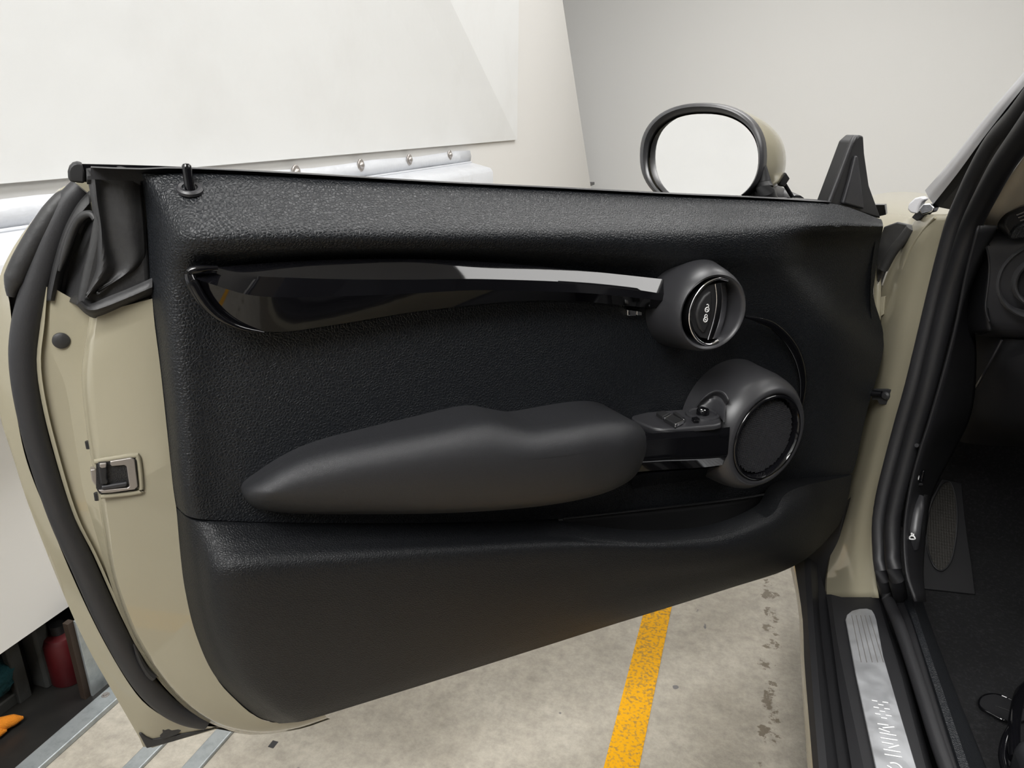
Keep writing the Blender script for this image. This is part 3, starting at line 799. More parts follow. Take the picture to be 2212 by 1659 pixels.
# ---------- belt seals, glass edge and end cap
belt = [(196, 362), (300, 366), (400, 364), (650, 376), (950, 394), (1200, 406), (1450, 419), (1650, 428), (1795, 437)]
loft('belt_seal', [DL(belt, -.012), DL([(a, b - 3) for a, b in belt], -.022), DL([(a, b - 2) for a, b in belt], -.034), DL([(a, b + 25) for a, b in belt], -.034)], 'seal', door, n=50)
belto = [(172, 353), (300, 356), (400, 360), (650, 372), (950, 391), (1200, 404), (1450, 416), (1650, 424), (1795, 432)]
loft('outer_belt_moulding', [DL([(a, b + 14) for a, b in belto], -.055), DL([(a, b + 1) for a, b in belto], -.055), DL(belto, -.062), DL([(a, b + 1) for a, b in belto], -.07), DL([(a, b + 40) for a, b in belto], -.075)], 'gloss', door, n=50, label='glossy black belt moulding')
slab('moulding_end_cap', DL([z1(577, 200), z1(590, 160), z1(618, 132), z1(655, 122), z1(700, 130), z1(725, 215), z1(722, 302), z1(655, 295), z1(598, 288), z1(580, 250)], -.052), -D_W * .03, 'matte', door, bevel=0.002)
slab('window_glass', DL([(1440, 421), (1562, 424), (1570, 428), (1570, 470), (1440, 470)], -.045), -D_W * .004, 'glass', door, bevel=0.0008)

# ---------- corner sail at the front of the window line
so = [(1792, 440), (1843, 305), (1858, 291), (1866, 294), (1868, 330), (1878, 400), (1904, 472)]
slab('corner_sail', DL(so, -.022), -D_W * .028, 'matte', door, bevel=0.003, bseg=3)
slab('sail_panel', DL([(1822, 440), (1838, 385), (1850, 335), (1855, 338), (1862, 400), (1868, 452)], -.016), -D_W * .01, 'soft', door, bevel=0.003)
tube('sail_seal', DL([(1790, 437, -.02), (1812, 380, -.02), (1838, 312, -.02), (1846, 298, -.024)]), 0.0042, 'seal', door, n=20, seg=10)
slab('hinge_cover', [PK(*q, 1.64) for q in ((1872, 442), (1912, 442), (1914, 464), (1900, 467), (1874, 462))], (0.005, 0.02, 0), 'gloss', door, bevel=0.001)

# ---------- painted door shell
C1 = [(329, 645), (334, 700), (347, 801), (362, 940), (374, 1054), (381, 1100), (390, 1201), (400, 1275), (423, 1370), (467, 1464), (508, 1511), (548, 1545), (592, 1561), (650, 1553), (700, 1540)]
C2 = [(212, 676), (205, 720), (202, 801), (213, 928), (220, 991), (228, 1080), (233, 1115), (238, 1150), (249, 1235), (270, 1302), (303, 1380), (354, 1457), (404, 1514), (455, 1552), (506, 1571), (570, 1579), (640, 1570), (705, 1549)]
C3 = [(196, 668), (187, 720), (176, 814), (187, 928), (197, 991), (211, 1067), (216, 1105), (226, 1160), (238, 1225), (258, 1295), (291, 1376), (338, 1450), (386, 1508), (436, 1547), (490, 1571), (560, 1583), (640, 1573), (708, 1551)]
C4 = [(112, 620), (107, 700), (112, 760), (140, 830), (160, 940), (178, 1050), (196, 1115), (215, 1180), (232, 1240), (256, 1310), (288, 1385), (336, 1457), (384, 1514), (436, 1553), (490, 1575), (560, 1585), (640, 1575), (710, 1552)]
C5a = [(102, 620), (96, 700), (88, 776), (96, 852), (119, 953), (164, 1105), (210, 1201), (268, 1330), (322, 1428), (380, 1498), (424, 1530), (480, 1566), (540, 1584), (640, 1576), (712, 1553)]
C5 = [(95, 620), (87, 700), (79, 776), (87, 852), (110, 953), (156, 1105), (203, 1201), (263, 1334), (318, 1436), (376, 1506), (420, 1536), (476, 1570), (540, 1587), (640, 1577), (714, 1554)]
C6 = [(22, 620), (25, 700), (24, 776), (33, 877), (56, 991), (99, 1105), (152, 1235), (216, 1370), (286, 1488), (337, 1538), (398, 1565), (470, 1572), (540, 1560)]


def byY(c, n, w):
    """resample a pixel curve evenly and put it on the door at depth w"""
    return [D(p[0], p[1], w) for p in crom(c, n)]


cs = [byY(C1, 60, -.042), byY(C2, 60, -.046), byY([(a * .5 + b * .5, c * .5 + d * .5) for (a, c), (b, d) in zip(crom(C2, 40), crom(C3, 40))], 60, -.052), byY(C3, 60, -.066), byY(C3, 60, -.082),
      byY(C4, 60, -.088), byY(C4, 60, -.092), byY([(p[0] + 2, p[1]) for p in crom(C5a, 40)], 60, -.094), byY(C5a, 60, -.088), byY(C5, 60, -.092), byY(C5, 60, -.115)]
V = np.array(cs).reshape(-1, 3)
build('inner_shell', V, grid_faces(len(cs), 60), 'paint', door, sharp=55, label='beige painted inner door shell')
cs = [byY(C5, 60, -.113), byY(C6, 60, -.113), byY(C6, 60, -.106)]
build('seal_channel', np.array(cs).reshape(-1, 3), grid_faces(3, 60), 'matte', door)
C6f = [(168, 403), (140, 416), (90, 478), (40, 548), (14, 606), (20, 650), (25, 700), (24, 776), (33, 877), (56, 991), (99, 1105), (152, 1235), (216, 1370), (286, 1488), (337, 1538), (398, 1565), (474, 1570)]
C7m = [(163, 400), (135, 411), (82, 474), (31, 545), (4, 610), (-2, 680), (-1, 776), (8, 880), (33, 988), (75, 1103), (138, 1268), (200, 1396), (256, 1492), (310, 1584), (345, 1590), (400, 1583), (476, 1571)]
C7 = [(160, 398), (130, 408), (76, 470), (25, 541), (-4, 610), (-12, 690), (-10, 800), (0, 897), (25, 978), (66, 1103), (145, 1302), (192, 1403), (236, 1481), (298, 1588), (316, 1616), (371, 1602), (479, 1572)]
cs = [byY(C6f, 70, -.106), byY(C6f, 70, -.100), byY(C7m, 70, -.112), byY(C7, 70, -.114), byY(C7, 70, -.122)]
build('outer_flange', np.array(cs).reshape(-1, 3), grid_faces(len(cs), 70), 'paint', door, sharp=50, label='beige painted flange of the outer door skin')
# outer skin (seen only from behind)
rear = crom(C7, 40)
skin_px = [tuple(p) for p in rear] + [(620, 1510), (900, 1425), (1300, 1300), (1600, 1205), (1730, 1150), (1830, 1000), (1872, 800), (1872, 560), (1880, 470), (1500, 432), (1100, 412), (600, 380), (200, 370)]
slab('outer_skin', DL(skin_px, -.120), -D_W * .022, 'paint', door, label='beige outer door skin')
# underside and hinge side of the shell
loft('shell_underside', [DL([(650, 1550), (900, 1470), (1300, 1345), (1600, 1250), (1730, 1205)], -.03), DL([(620, 1512), (900, 1427), (1300, 1302), (1600, 1207), (1730, 1152)], -.122)], 'paint', door, n=20)
loft('shell_hinge_side', [DL([(1898, 480), (1884, 567), (1880, 642), (1884, 698), (1898, 744), (1880, 836), (1860, 896), (1845, 993), (1800, 1120), (1735, 1200)], -.03), DL([(1890, 472), (1882, 560), (1880, 700), (1878, 800), (1860, 900), (1832, 1000), (1790, 1080), (1730, 1150)], -.122)], 'paint', door, n=30)
# worn dirty corner
slab('corner_rubber', DL([(300, 1586), (306, 1584), (316, 1592), (330, 1598), (360, 1592), (420, 1581), (470, 1573), (372, 1603), (317, 1617)], -.110), -D_W * .006, 'rubber', door, bevel=0.001, label='black worn rubber at the lower door corner')
slab('chipped_patch', DL([(350, 1572), (356, 1578), (366, 1573), (380, 1572), (392, 1577), (384, 1586), (366, 1592), (352, 1597), (346, 1592), (352, 1584)], -.108), -D_W * .004, 'rubber', door)
# slot, plug and drain holes
lathe('plug', D(*z2(522, 140), -.0855), D_W, [(.0085, -.002), (.0085, .002), (.006, .0035), (0, .004)], 'rubber', door, seg=24, label='black rubber plug')
tube('drain_slot', DL([(289, 1392, -.089), (305, 1430, -.089), (322, 1455, -.088), (333, 1463, -.088)]), [.001, .003, .0035, .005], 'matte', door, n=16, seg=8)
tube('seam_hole', DL([z2(748, 1000) + (-.073,), z2(760, 1060) + (-.073,)]), .003, 'matte', door, n=6, seg=8)
tube('seam_hole', DL([z2(822, 1440) + (-.073,), z2(832, 1500) + (-.073,)]), .003, 'matte', door, n=6, seg=8)

# ---------- latch
lt = door
slab('latch_cavity', DL([z2(820, 1190), z2(935, 1165), z2(1130, 1140), z2(1165, 1160), z2(1180, 1390), z2(1150, 1420), z2(850, 1450), z2(820, 1400)], -.0405), -D_W * .004, 'field', lt)
slab('latch_plate', DL([z2(940, 1172), z2(1120, 1143), z2(1150, 1160), z2(1178, 1385), z2(1150, 1412), z2(955, 1440), z2(870, 1445), z2(840, 1420), z2(1090, 1398), z2(1105, 1385), z2(1080, 1215), z2(1060, 1205), z2(955, 1215), z2(940, 1200)], -.038), -D_W * .004, 'steel', lt, bevel=0.0008)
slab('latch_claw', DL([z2(835, 1190), z2(915, 1185), z2(915, 1320), z2(930, 1345), z2(915, 1370), z2(860, 1370)], -.036), -D_W * .006, 'matte', lt, bevel=0.0015)
slab('claw_tip', DL([z2(850, 1192), z2(908, 1188), z2(908, 1225), z2(868, 1232), z2(850, 1220)], -.035), -D_W * .003, 'steel', lt, bevel=0.0008)
slab('latch_roller', DL([z2(865, 1385), z2(1085, 1350), z2(1090, 1375), z2(1075, 1392), z2(870, 1420)], -.037), -D_W * .004, 'soft', lt, bevel=0.0015)
tube('latch_rim', DL([z2(805, 1175), z2(940, 1152), z2(1130, 1125), z2(1180, 1150), z2(1205, 1400), z2(1170, 1435), z2(860, 1470)], -.043), .003, 'paint', lt, n=50, seg=10)
slab('edge_tongue', DL([z2(770, 1245), z2(815, 1240), z2(835, 1310), z2(850, 1380), z2(815, 1380), z2(785, 1340)], -.055), -D_W * .01, 'steel', lt, bevel=0.001)

# ---------- weatherstrip and rubber corner boot
seal_c = [(178, 408), (150, 440), (116, 510), (90, 585), (70, 648), (56, 710), (51, 776), (60, 866), (84, 972), (128, 1105), (178, 1218), (240, 1353), (303, 1463), (356, 1522), (402, 1549), (446, 1560)]
tube('weatherstrip', DL(seal_c, -.098), [.012, .0135, .014, .014, .0135, .0125, .0125, .0125, .013, .013, .0135, .0135, .0135, .013, .012, .011], 'seal', door, n=110, seg=20, flat=0.8, flat_dir=D_W, label='black rubber weatherstrip round the rear door edge')
tube('weatherstrip_lobe', DL([(172, 406), (132, 436), (88, 500), (52, 562), (30, 610), (24, 640)], -.100), [.004, .009, .0105, .011, .011, .011, .0105, .004], 'rubber', door, n=50, seg=18, label='outer lobe of the rubber weatherstrip')
boot = door
slab('boot_base', DL([(200, 400), (308, 390), (329, 637), (264, 662), (208, 683), (192, 679), (180, 668), (166, 655), (178, 600), (194, 530), (204, 470)], -.043), -D_W * .03, 'rubber', boot, bevel=0.006, bseg=3)
loft('boot_pocket', [DL([(192, 412), (164, 445), (136, 500), (116, 565), (104, 620), (100, 650)], -.088), DL([(196, 440), (172, 468), (148, 520), (128, 580), (116, 630), (112, 650)], -.082), DL([(202, 470), (180, 484), (160, 530), (144, 590), (134, 640), (132, 650)], -.100),
                     DL([(206, 480), (194, 510), (180, 560), (164, 610), (152, 645), (150, 652)], -.085), DL([(208, 480), (204, 510), (194, 560), (180, 610), (168, 650), (166, 660)], -.056)], 'rubber', boot, n=40, m=5, smooth_across=True, thick=0.003, label='hollow of the rubber corner boot')
tube('boot_rim', DL([(128, 585, -.080), (146, 528, -.076), (162, 488, -.070), (178, 467, -.062), (196, 462, -.056), (206, 474, -.052)]), [.0015, .0035, .004, .004, .004, .003], 'rubber', boot, n=40, seg=12)
loft('boot_lip', [DL([(329, 600), (280, 622), (230, 642), (196, 656), (178, 650)], -.040), DL([(329, 620), (280, 642), (226, 664), (194, 671), (172, 652)], -.033), DL([(329, 640), (276, 661), (212, 686), (188, 680), (166, 660)], -.048)], 'rubber', boot, n=30, m=4, smooth_across=True)
fl_l = [(186, 366), (190, 392), (196, 425), (200, 460), (206, 490), (203, 540), (200, 580), (186, 620), (177, 646)]
fl_m = [(225, 372), (224, 400), (226, 440), (234, 500), (246, 550), (252, 580), (240, 600), (222, 618), (200, 636)]
fl_r = [(300, 378), (304, 400), (308, 440), (312, 490), (315, 540), (312, 562), (292, 585), (258, 606), (215, 630)]
fl_rm = [(268, 372), (272, 400), (276, 440), (282, 490), (290, 545), (290, 568), (276, 588), (248, 608), (210, 630)]
fl_lm = [(203, 368), (205, 395), (208, 432), (216, 480), (222, 540), (222, 580), (210, 606), (200, 622), (186, 642)]
loft('boot_flap', [DL(fl_l, -.056), DL([(a + 5, b) for a, b in fl_l], -.046), DL(fl_lm, -.034), DL(fl_m, -.042), DL(fl_rm, -.038), DL(fl_r, -.044)], 'rubber', boot, n=50, m=6, smooth_across=True, thick=0.003, label='dusty grey rubber flap')
loft('boot_collar', [DL([(186, 364), (216, 361), (226, 376), (238, 386), (248, 376), (256, 359), (304, 372)], -.050), DL([(187, 384), (216, 384), (228, 390), (238, 394), (250, 390), (262, 384), (304, 392)], -.040), DL([(188, 398), (216, 398), (238, 400), (262, 398), (304, 404)], -.047)], 'rubber', boot, n=40, m=3, smooth_across=True, thick=0.003)

# ---------- door mirror
mir = door
mc = D(1519, 338, -.17)
mn = np.array([-.50, -.86, .10]); mn /= np.linalg.norm(mn)


def mplane(px, py, h=0.0): return on(px, py, mn, mn @ mc + h)


def ell(cx, cy, rx, ry, n=64, tilt=0.0, e=2.3):
    out = []
    for k in range(n):
        t = 2 * math.pi * k / n
        c, s = math.cos(t), math.sin(t)
        x = rx * abs(c) ** (2 / e) * (1 if c > 0 else -1); y = ry * abs(s) ** (2 / e) * (1 if s > 0 else -1)
        out.append((cx + x * math.cos(tilt) - y * math.sin(tilt), cy + x * math.sin(tilt) + y * math.cos(tilt)))
    return out


g_out = ell(1521, 344, 117, 98)
slab('mirror_glass', [mplane(*q) for q in g_out], -mn * .004, 'mirror', mir, smooth=False, label='silvered mirror glass reflecting the white wall')
rings = [([mplane(*q, -.002) for q in ell(1521, 344, 120, 101)]), ([mplane(*q, .012) for q in ell(1517, 340, 121, 103)]), ([mplane(*q, .018) for q in ell(1515, 337, 126, 107)]), ([mplane(*q, .014) for q in ell(1515, 336, 132, 111)]),
         ([mplane(*q, .0) for q in ell(1517, 336, 135, 113)]), ([mplane(*q, -.016) for q in ell(1521, 336, 136, 114)])]
build('mirror_frame', np.array(rings).reshape(-1, 3), grid_faces(len(rings), 64, True), 'soft', mir, sharp=60, label='satin black mirror frame')
base_r = np.array([mplane(*q, -.014) for q in ell(1521, 336, 134.5, 112.5)]); bc = base_r.mean(0)
caps = []
for i in range(9):
    t = i / 8 * math.pi / 2
    caps.append(bc + (base_r - bc) * max(math.cos(t), 0.001) ** 0.8 - mn * .165 * math.sin(t))
build('mirror_cap', np.array(caps).reshape(-1, 3), grid_faces(9, 64, True), 'paint', mir, sharp=80, label='beige painted mirror cap')
tube('mirror_foot', [mplane(1648, 360, -.006), mplane(1650, 392, -.012), mplane(1652, 420, -.018), D(1650, 470, -.13)], [.006, .018, .026, .03], 'matte', mir, n=30, seg=18, label='black mirror foot')
tube('mirror_foot_arm', [mplane(1630, 405, -.02), D(1672, 428, -.18), D(1715, 450, -.13)], [.02, .022, .024], 'soft', mir, n=24, seg=16)

tie = root('cable_tie', 'black plastic cable tie fastened round the mirror foot', 'cable tie', tuple(D(1692, 390, -.115)))
t0, t1, t2 = D(1661, 351, -.115), D(1689, 389, -.115), D(1718, 436, -.115)
tube('strap', [t0, (t0 + t1) / 2, t1, (t1 + t2) / 2, t2], [.0012, .0042, .0042, .0040, .0040], 'gloss', tie, n=20, seg=10, flat=0.35, flat_dir=D_W)
hx = (t2 - t0) / np.linalg.norm(t2 - t0); hy = np.cross(hx, D_W)
hpts = [t1 + hx * a + hy * b + D_W * .006 for a, b in ((-.008, -.0105), (.008, -.0105), (.009, .007), (-.002, .012), (-.009, .005))]
slab('lock_head', hpts, -D_W * .011, 'matte', tie, bevel=0.0015)
tube('strap_loop', [t1 - hy * .006, D(1668, 412, -.115), D(1655, 428, -.115)], .0012, 'white_mark', tie, n=10, seg=8)
tie.parent = None

# ================================================================== THE CAR BODY
# sill: long strips along the car
def sline(pts, z): return [PZ(p[0], p[1], z) for p in pts]


S0 = [(1706, 1218), (1725, 1318), (1730, 1437), (1744, 1659)]
S1 = [(1715, 1212), (1733, 1330), (1738, 1437), (1756, 1659)]
S2 = [(1737, 1206), (1745, 1338), (1756, 1500), (1769, 1659)]
S2b = [(1750, 1206), (1758, 1338), (1771, 1500), (1787, 1659)]
S3 = [(1765, 1220), (1771, 1338), (1790, 1500), (1812, 1659)]
S4 = [(1785, 1284), (1798, 1380), (1814, 1500), (1840, 1659)]
S4b = [(1795, 1284), (1808, 1380), (1832, 1500), (1866, 1659)]
S5 = [(1818, 1290), (1822, 1338), (1846, 1457), (1886, 1659)]
S6 = [(1890, 1290), (1902, 1345), (1930, 1440), (1988, 1659)]
S7 = [(1897, 1290), (1912, 1345), (1942, 1440), (2000, 1659)]
S8 = [(1902, 1286), (1920, 1345), (1954, 1440), (2014, 1659)]


def ext(c):
    """carry the strip on towards the rear of the car, outside the frame"""
    a, b = np.array(c[-2]), np.array(c[-1])
    return c + [b + (b - a) * (0.9 / max(1e-3, abs((b - a)[1])))]


zsl = .285
loft('sill_outer_paint', [ext(sline(S0, .12)), ext(sline(S0, .235)), ext(sline(S1, .25))], 'paint', car, n=24, label='beige painted edge of the sill')
loft('sill_step', [ext(sline(S1, .245)), ext(sline(S1, .262)), ext(sline(S2, .272)), ext(sline(S2b, .272)), ext(sline(S3, .255)), ext(sline(S3, .250)), ext(sline(S4, .250)), ext(sline(S4, zsl - .006)), ext(sline(S4b, zsl))], 'dark', car, n=30, m=2, sharp=30, label='black plastic outer sill step')
loft('sill_cover', [ext(sline(S4b, zsl)), ext(sline(S5, zsl + .001)), ext(sline(S6, zsl + .001)), ext(sline(S7, zsl - .002)), ext(sline(S7, zsl - .02)), ext(sline(S8, zsl - .02)), ext(sline(S8, zsl + .004))], 'dark', car, n=30, sharp=30, label='black sill cover')
# scuff plate
pl_out = [z7(445, 850), z7(452, 825), z7(480, 803), z7(520, 793), z7(560, 791), z7(588, 800), z7(602, 822), z7(612, 850), z7(650, 1050), z7(735, 1340)]
pl_w = [PZ(*q, zsl + .006) for q in pl_out]
pr, plft = PZ(1980, 1659, zsl + .006), PZ(1892, 1659, zsl + .006)
dr = (pr - pl_w[-1]) / abs((pr - pl_w[-1])[1])
plm = PZ(*z7(500, 1150), zsl + .006); dl = (plft - plm) / abs((plft - plm)[1])
pl_w += [pr, pr + dr * .3, plft + dl * .3, plft, plm]
sp_ = root('scuff_plate', '', '', (0, 0, 0)); sp_.parent = car; del sp_['category']; sp_['label'] = 'brushed metal scuff plate with lettering on the sill'
slab('plate', pl_w, (0, 0, -.004), 'brushed', sp_, bevel=0.001)
cpl = np.mean(pl_w, axis=0)
# lettering and stripes on the plate
zt2 = zsl + .0066


def strokes(name, segs, label, r=.0011):
    V, Fc = [], []
    for s in segs:
        P = [PZ(*zs(*q), zt2) for q in s]
        v, f = tube('x', P, r, 'white_mark', raw=True, n=max(2, 6 * (len(P) - 1)) if len(P) > 2 else 2, seg=6, flat=0.4, flat_dir=(0, 0, 1), smooth_path=len(P) > 2)
        Fc += [tuple(i + len(V) for i in q) for q in f]; V += list(v)
    return build(name, V, Fc, 'white_mark', sp_, label=label)


strokes('stripe_mark', [[(533, 722), (607, 736)], [(620, 778), (694, 790)], [(680, 745), (758, 756)], [(556, 815), (630, 827)], [(640, 870), (716, 882)], [(704, 836), (780, 846)], [(577, 905), (652, 918)], [(661, 963), (742, 975)], [(725, 928), (805, 940)]], 'staggered pale stripes')
strokes('letter_m', [[(610, 1045), (762, 1068)], [(682, 1104), (842, 1090)], [(628, 1110), (782, 1164)], [(640, 1170), (870, 1210)]], 'letter M')
strokes('letter_i', [[(654, 1240), (888, 1276)]], 'letter I')
strokes('letter_n', [[(670, 1302), (828, 1330)], [(764, 1382), (906, 1345)], [(694, 1400), (928, 1440)]], 'letter N')
strokes('letter_i', [[(708, 1468), (948, 1508)]], 'letter I')
strokes('letter_c', [[(745, 1625), (795, 1650)], [(784, 1590), (850, 1590), (905, 1615), (945, 1655)], [(795, 1650), (830, 1690), (900, 1710), (950, 1690), (945, 1655)]], 'letter C', .0012)
for k in range(5):  # pressed grooves at the front of the plate
    a = z7(478 + 24 * k, 830); b = z7(530 + 30 * k, 1085)
    tube('groove', [PZ(*a, zt2 - .0006), PZ(*b, zt2 - .0006)], .0006, 'steel', sp_, n=4, seg=6)

# hinge pillar, painted
slab('sill_corner', [PK(*q, 1.63) for q in ((1712, 1214), (1745, 1188), (1790, 1150), (1830, 1080), (1815, 1150), (1800, 1230), (1792, 1292), (1768, 1262), (1745, 1225))], (.01, .02, 0), 'matte', car, bevel=0.002, label='black plastic corner at the pillar foot')
JL = [(1985, 464, 1.70), (1950, 512, 1.72), (1925, 560, 1.74), (1900, 630, 1.75), (1880, 720, 1.75), (1872, 800, 1.75), (1860, 900, 1.74), (1838, 1000, 1.72), (1815, 1100, 1.69), (1795, 1180, 1.65), (1784, 1240, 1.60), (1782, 1290, 1.55)]
JR = [(2050, 462, 1.57), (2038, 510, 1.585), (2025, 560, 1.60), (2006, 640, 1.61), (1988, 720, 1.61), (1968, 800, 1.61), (1940, 900, 1.60), (1914, 1000, 1.59), (1894, 1080, 1.57), (1886, 1160, 1.55), (1888, 1230, 1.535), (1898, 1292, 1.525)]
JM = [((a[0] * .52 + b[0] * .48), (a[1] + b[1]) / 2, (a[2] * .5 + b[2] * .5) - .022) for a, b in zip(JL, JR)]
JM2 = [((a[0] * .2 + b[0] * .8), (a[1] + b[1]) / 2, (a[2] * .2 + b[2] * .8) - .010) for a, b in zip(JL, JR)]
loft('hinge_pillar', [[PK(*p) for p in JL], [PK(*p) for p in JM], [PK(*p) for p in JM2], [PK(*p) for p in JR]], 'paint', car, n=60, m=6, smooth_across=True, label='beige painted hinge pillar', thick=0.004)
tube('pillar_swage', [PK(2020, 470, 1.60), PK(1995, 500, 1.64), PK(1965, 545, 1.67), PK(1945, 600, 1.69)], [.002, .004, .004, .002], 'paint', car, n=24, seg=12)
tube('pillar_swage', [PK(1900, 790, 1.70), PK(1930, 786, 1.66), PK(1962, 792, 1.62)], [.001, .004, .001], 'paint', car, n=24, seg=12)
# check strap of the door
ck = root('check_strap', '', '', (0, 0, 0)); ck.parent = car; del ck['category']; ck['label'] = 'black door check strap bracket'
slab('bracket', [PK(*z8(*q), 1.645) for q in ((290, 1228), (402, 1230), (388, 1318), (330, 1316), (318, 1290), (285, 1290))], (-.004, -.006, 0), 'matte', ck, bevel=0.001)
lathe('bolt', PK(*z8(360, 1270), 1.635), (-.8, -1, 0), [(.008, -.004), (.008, .003), (.005, .006), (0, .0065)], 'matte', ck, seg=12)
tube('strap_arm', [PK(*z8(270, 1255), 1.63), PK(*z8(335, 1262), 1.632)], .006, 'gloss', ck, n=8, seg=10)

# fender, bonnet and scuttle seen past the door
loft('bonnet', [[PY(1840, 445, 2.35), PY(1880, 424, 2.35), PY(1930, 415, 2.35), PY(1990, 417, 2.35), PY(2050, 430, 2.35)], [PY(1840, 480, 1.95), PY(1880, 452, 1.95), PY(1930, 436, 1.95), PY(1990, 432, 1.95), PY(2050, 440, 1.95)],
               [PY(1880, 520, 1.66), PY(1912, 504, 1.66), PY(1945, 482, 1.66), PY(1985, 464, 1.66), PY(2050, 462, 1.66)], [PY(1880, 560, 1.64), PY(1912, 524, 1.65), PY(1945, 500, 1.65), PY(1985, 486, 1.65), PY(2050, 480, 1.65)]], 'paint', car, n=30, m=6, smooth_across=True, label='beige bonnet and wing beyond the door')
slab('scuttle_seal', [PK(*z8(*q), 1.70) for q in ((300, 545), (305, 420), (345, 295), (420, 268), (500, 285), (516, 292), (420, 430), (340, 545), (310, 620))], (.004, .01, 0), 'rubber', car, bevel=0.002)
tube('scuttle_edge', [PK(*z8(340, 540), 1.69), PK(*z8(395, 440), 1.69), PK(*z8(460, 360), 1.69), PK(*z8(505, 300), 1.69)], .009, 'rubber', car, n=24, seg=12)
loft('wing_edge', [[PK(*z8(296, 510), 1.72), PK(*z8(288, 650), 1.71), PK(*z8(296, 800), 1.70), PK(*z8(306, 850), 1.70)], [PK(*z8(320, 520), 1.73), PK(*z8(330, 620), 1.72), PK(*z8(326, 760), 1.71), PK(*z8(310, 860), 1.71)]], 'paint', car, n=20, thick=0.006)
slab('hinge_leaf', [PK(*z8(*q), 1.705) for q in ((325, 700), (352, 695), (345, 800), (315, 820))], (.004, .006, 0), 'paint', car, bevel=0.001)

# windscreen pillar: silver strip, black channel, chrome foot; all run on over the door opening as the roof rail
def to_roof(p):
    return [np.array(p) + np.array(o_) for o_ in ((.009, -.155, .058), (.039, -.375, .118), (.079, -.675, .153), (.10, -1.3, .168), (.10, -2.4, .158))]


k_at = lambda t: 1.66 - 0.42 * t     # falls as the pillar leans back
SL = [(1998, 411), (2050, 352), (2110, 276), (2170, 204), (2212, 155), (2300, 40), (2420, -120)]
SM = [(2006, 428), (2058, 366), (2118, 288), (2176, 215), (2212, 171), (2300, 56), (2420, -104)]
SR = [(2016, 441), (2068, 375), (2125, 297), (2182, 224), (2212, 187), (2300, 76), (2420, -80)]
CH = [(2030, 448), (2082, 385), (2136, 310), (2190, 240), (2216, 206), (2304, 100), (2424, -50)]
CH2 = [(2050, 452), (2094, 392), (2146, 318), (2198, 254), (2222, 224), (2308, 126), (2428, -16)]
tt = [0, .2, .4, .6, .72, 1.0, 1.4]
def KL(c, dk):
    q_ = [PK(p[0], p[1], k_at(t) + dk) for p, t in zip(c, tt)]
    return q_ + to_roof(q_[-1])
loft('pillar_silver_strip', [KL(SL, .015), KL(SL, .0), KL(SM, -.008), KL(SR, -.004), KL(SR, .02)], 'silver', car, n=90, m=3, sharp=50, label='silver strip of the windscreen pillar')
loft('pillar_channel', [KL(SR, .012), KL(CH, .018), KL(CH, -.004), KL(CH2, -.004), KL(CH2, .02), KL([(p[0] + 18, p[1] + 4) for p in CH2], .02)], 'seal', car, n=90, m=2, sharp=35, label='black rubber window channel')
slab('pillar_foot_cap', [PK(*q, 1.655) for q in ((1959, 452), (1962, 440), (1975, 428), (1990, 424), (1998, 430), (1990, 436), (1984, 446), (1980, 462), (1966, 460))], (.01, .012, 0), 'silver', car, bevel=0.003, bseg=3)
slab('pillar_foot', [PK(*q, 1.645) for q in ((1984, 452), (1994, 440), (2010, 440), (2019, 448), (2014, 458), (1990, 464))], (.01, .012, 0), 'chrome', car, bevel=0.002)
slab('pillar_foot_base', [PK(*q, 1.66) for q in ((1968, 470), (1978, 458), (1995, 452), (2014, 452), (1998, 466), (1980, 478))], (.01, .012, 0), 'matte', car, bevel=0.002)

# door opening seal: two lobes, up the pillar and along the sill
L1 = [(2420, -60, 1.10), (2300, 110, 1.23), (2206, 240, 1.35), (2149, 306, 1.43), (2109, 376, 1.50), (2083, 432, 1.545), (2062, 482, 1.57), (2040, 560, 1.59), (2020, 640, 1.60), (1996, 740, 1.60), (1972, 836, 1.595), (1945, 930, 1.59), (1926, 1000, 1.58), (1908, 1071, 1.565), (1899, 1131, 1.55), (1900, 1200, 1.53), (1906, 1245, 1.515)]
l1 = [PK(*p) for p in L1] + [PZ(1916, 1290, .292), PZ(1944, 1357, .292), PZ(1985, 1480, .290), PZ(2020, 1590, .290), PZ(2044, 1659, .290), PZ(2110, 1840, .290)]
l1 = to_roof(l1[0])[::-1] + l1
tube('opening_seal', l1, [.0135] * 20 + [.0125, .011, .010, .010, .010], 'seal', car, n=230, seg=18, label='black rubber seal round the door opening')
L2 = [(2420, 20, 1.08), (2300, 170, 1.21), (2214, 288, 1.33), (2166, 356, 1.41), (2133, 415, 1.475), (2100, 482, 1.535), (2076, 552, 1.56), (2052, 632, 1.575), (2028, 730, 1.575), (2003, 836, 1.57), (1976, 930, 1.565), (1957, 1000, 1.555), (1938, 1071, 1.54), (1928, 1131, 1.525), (1928, 1200, 1.505), (1936, 1250, 1.49)]
l2 = [PK(*p) for p in L2] + [PZ(1948, 1300, .290), PZ(1968, 1370, .288), PZ(2005, 1490, .286), PZ(2036, 1590, .286), PZ(2060, 1659, .286), PZ(2126, 1840, .286)]
l2 = to_roof(l2[0])[::-1] + l2
tube('seal_trim', l2, [.018] * 9 + [.018, .017, .016, .0155, .015, .015, .014, .013, .012, .011, .010], 'dark', car, n=230, seg=18, label='smooth black inner lip of the opening seal')
tube('seal_edge', [PZ(*q, .295) for q in ((1909, 1240), (1930, 1316), (1952, 1381), (1999, 1536), (2035, 1651), (2060, 1740))], .0012, 'beige_cloth', car, n=40, seg=6)

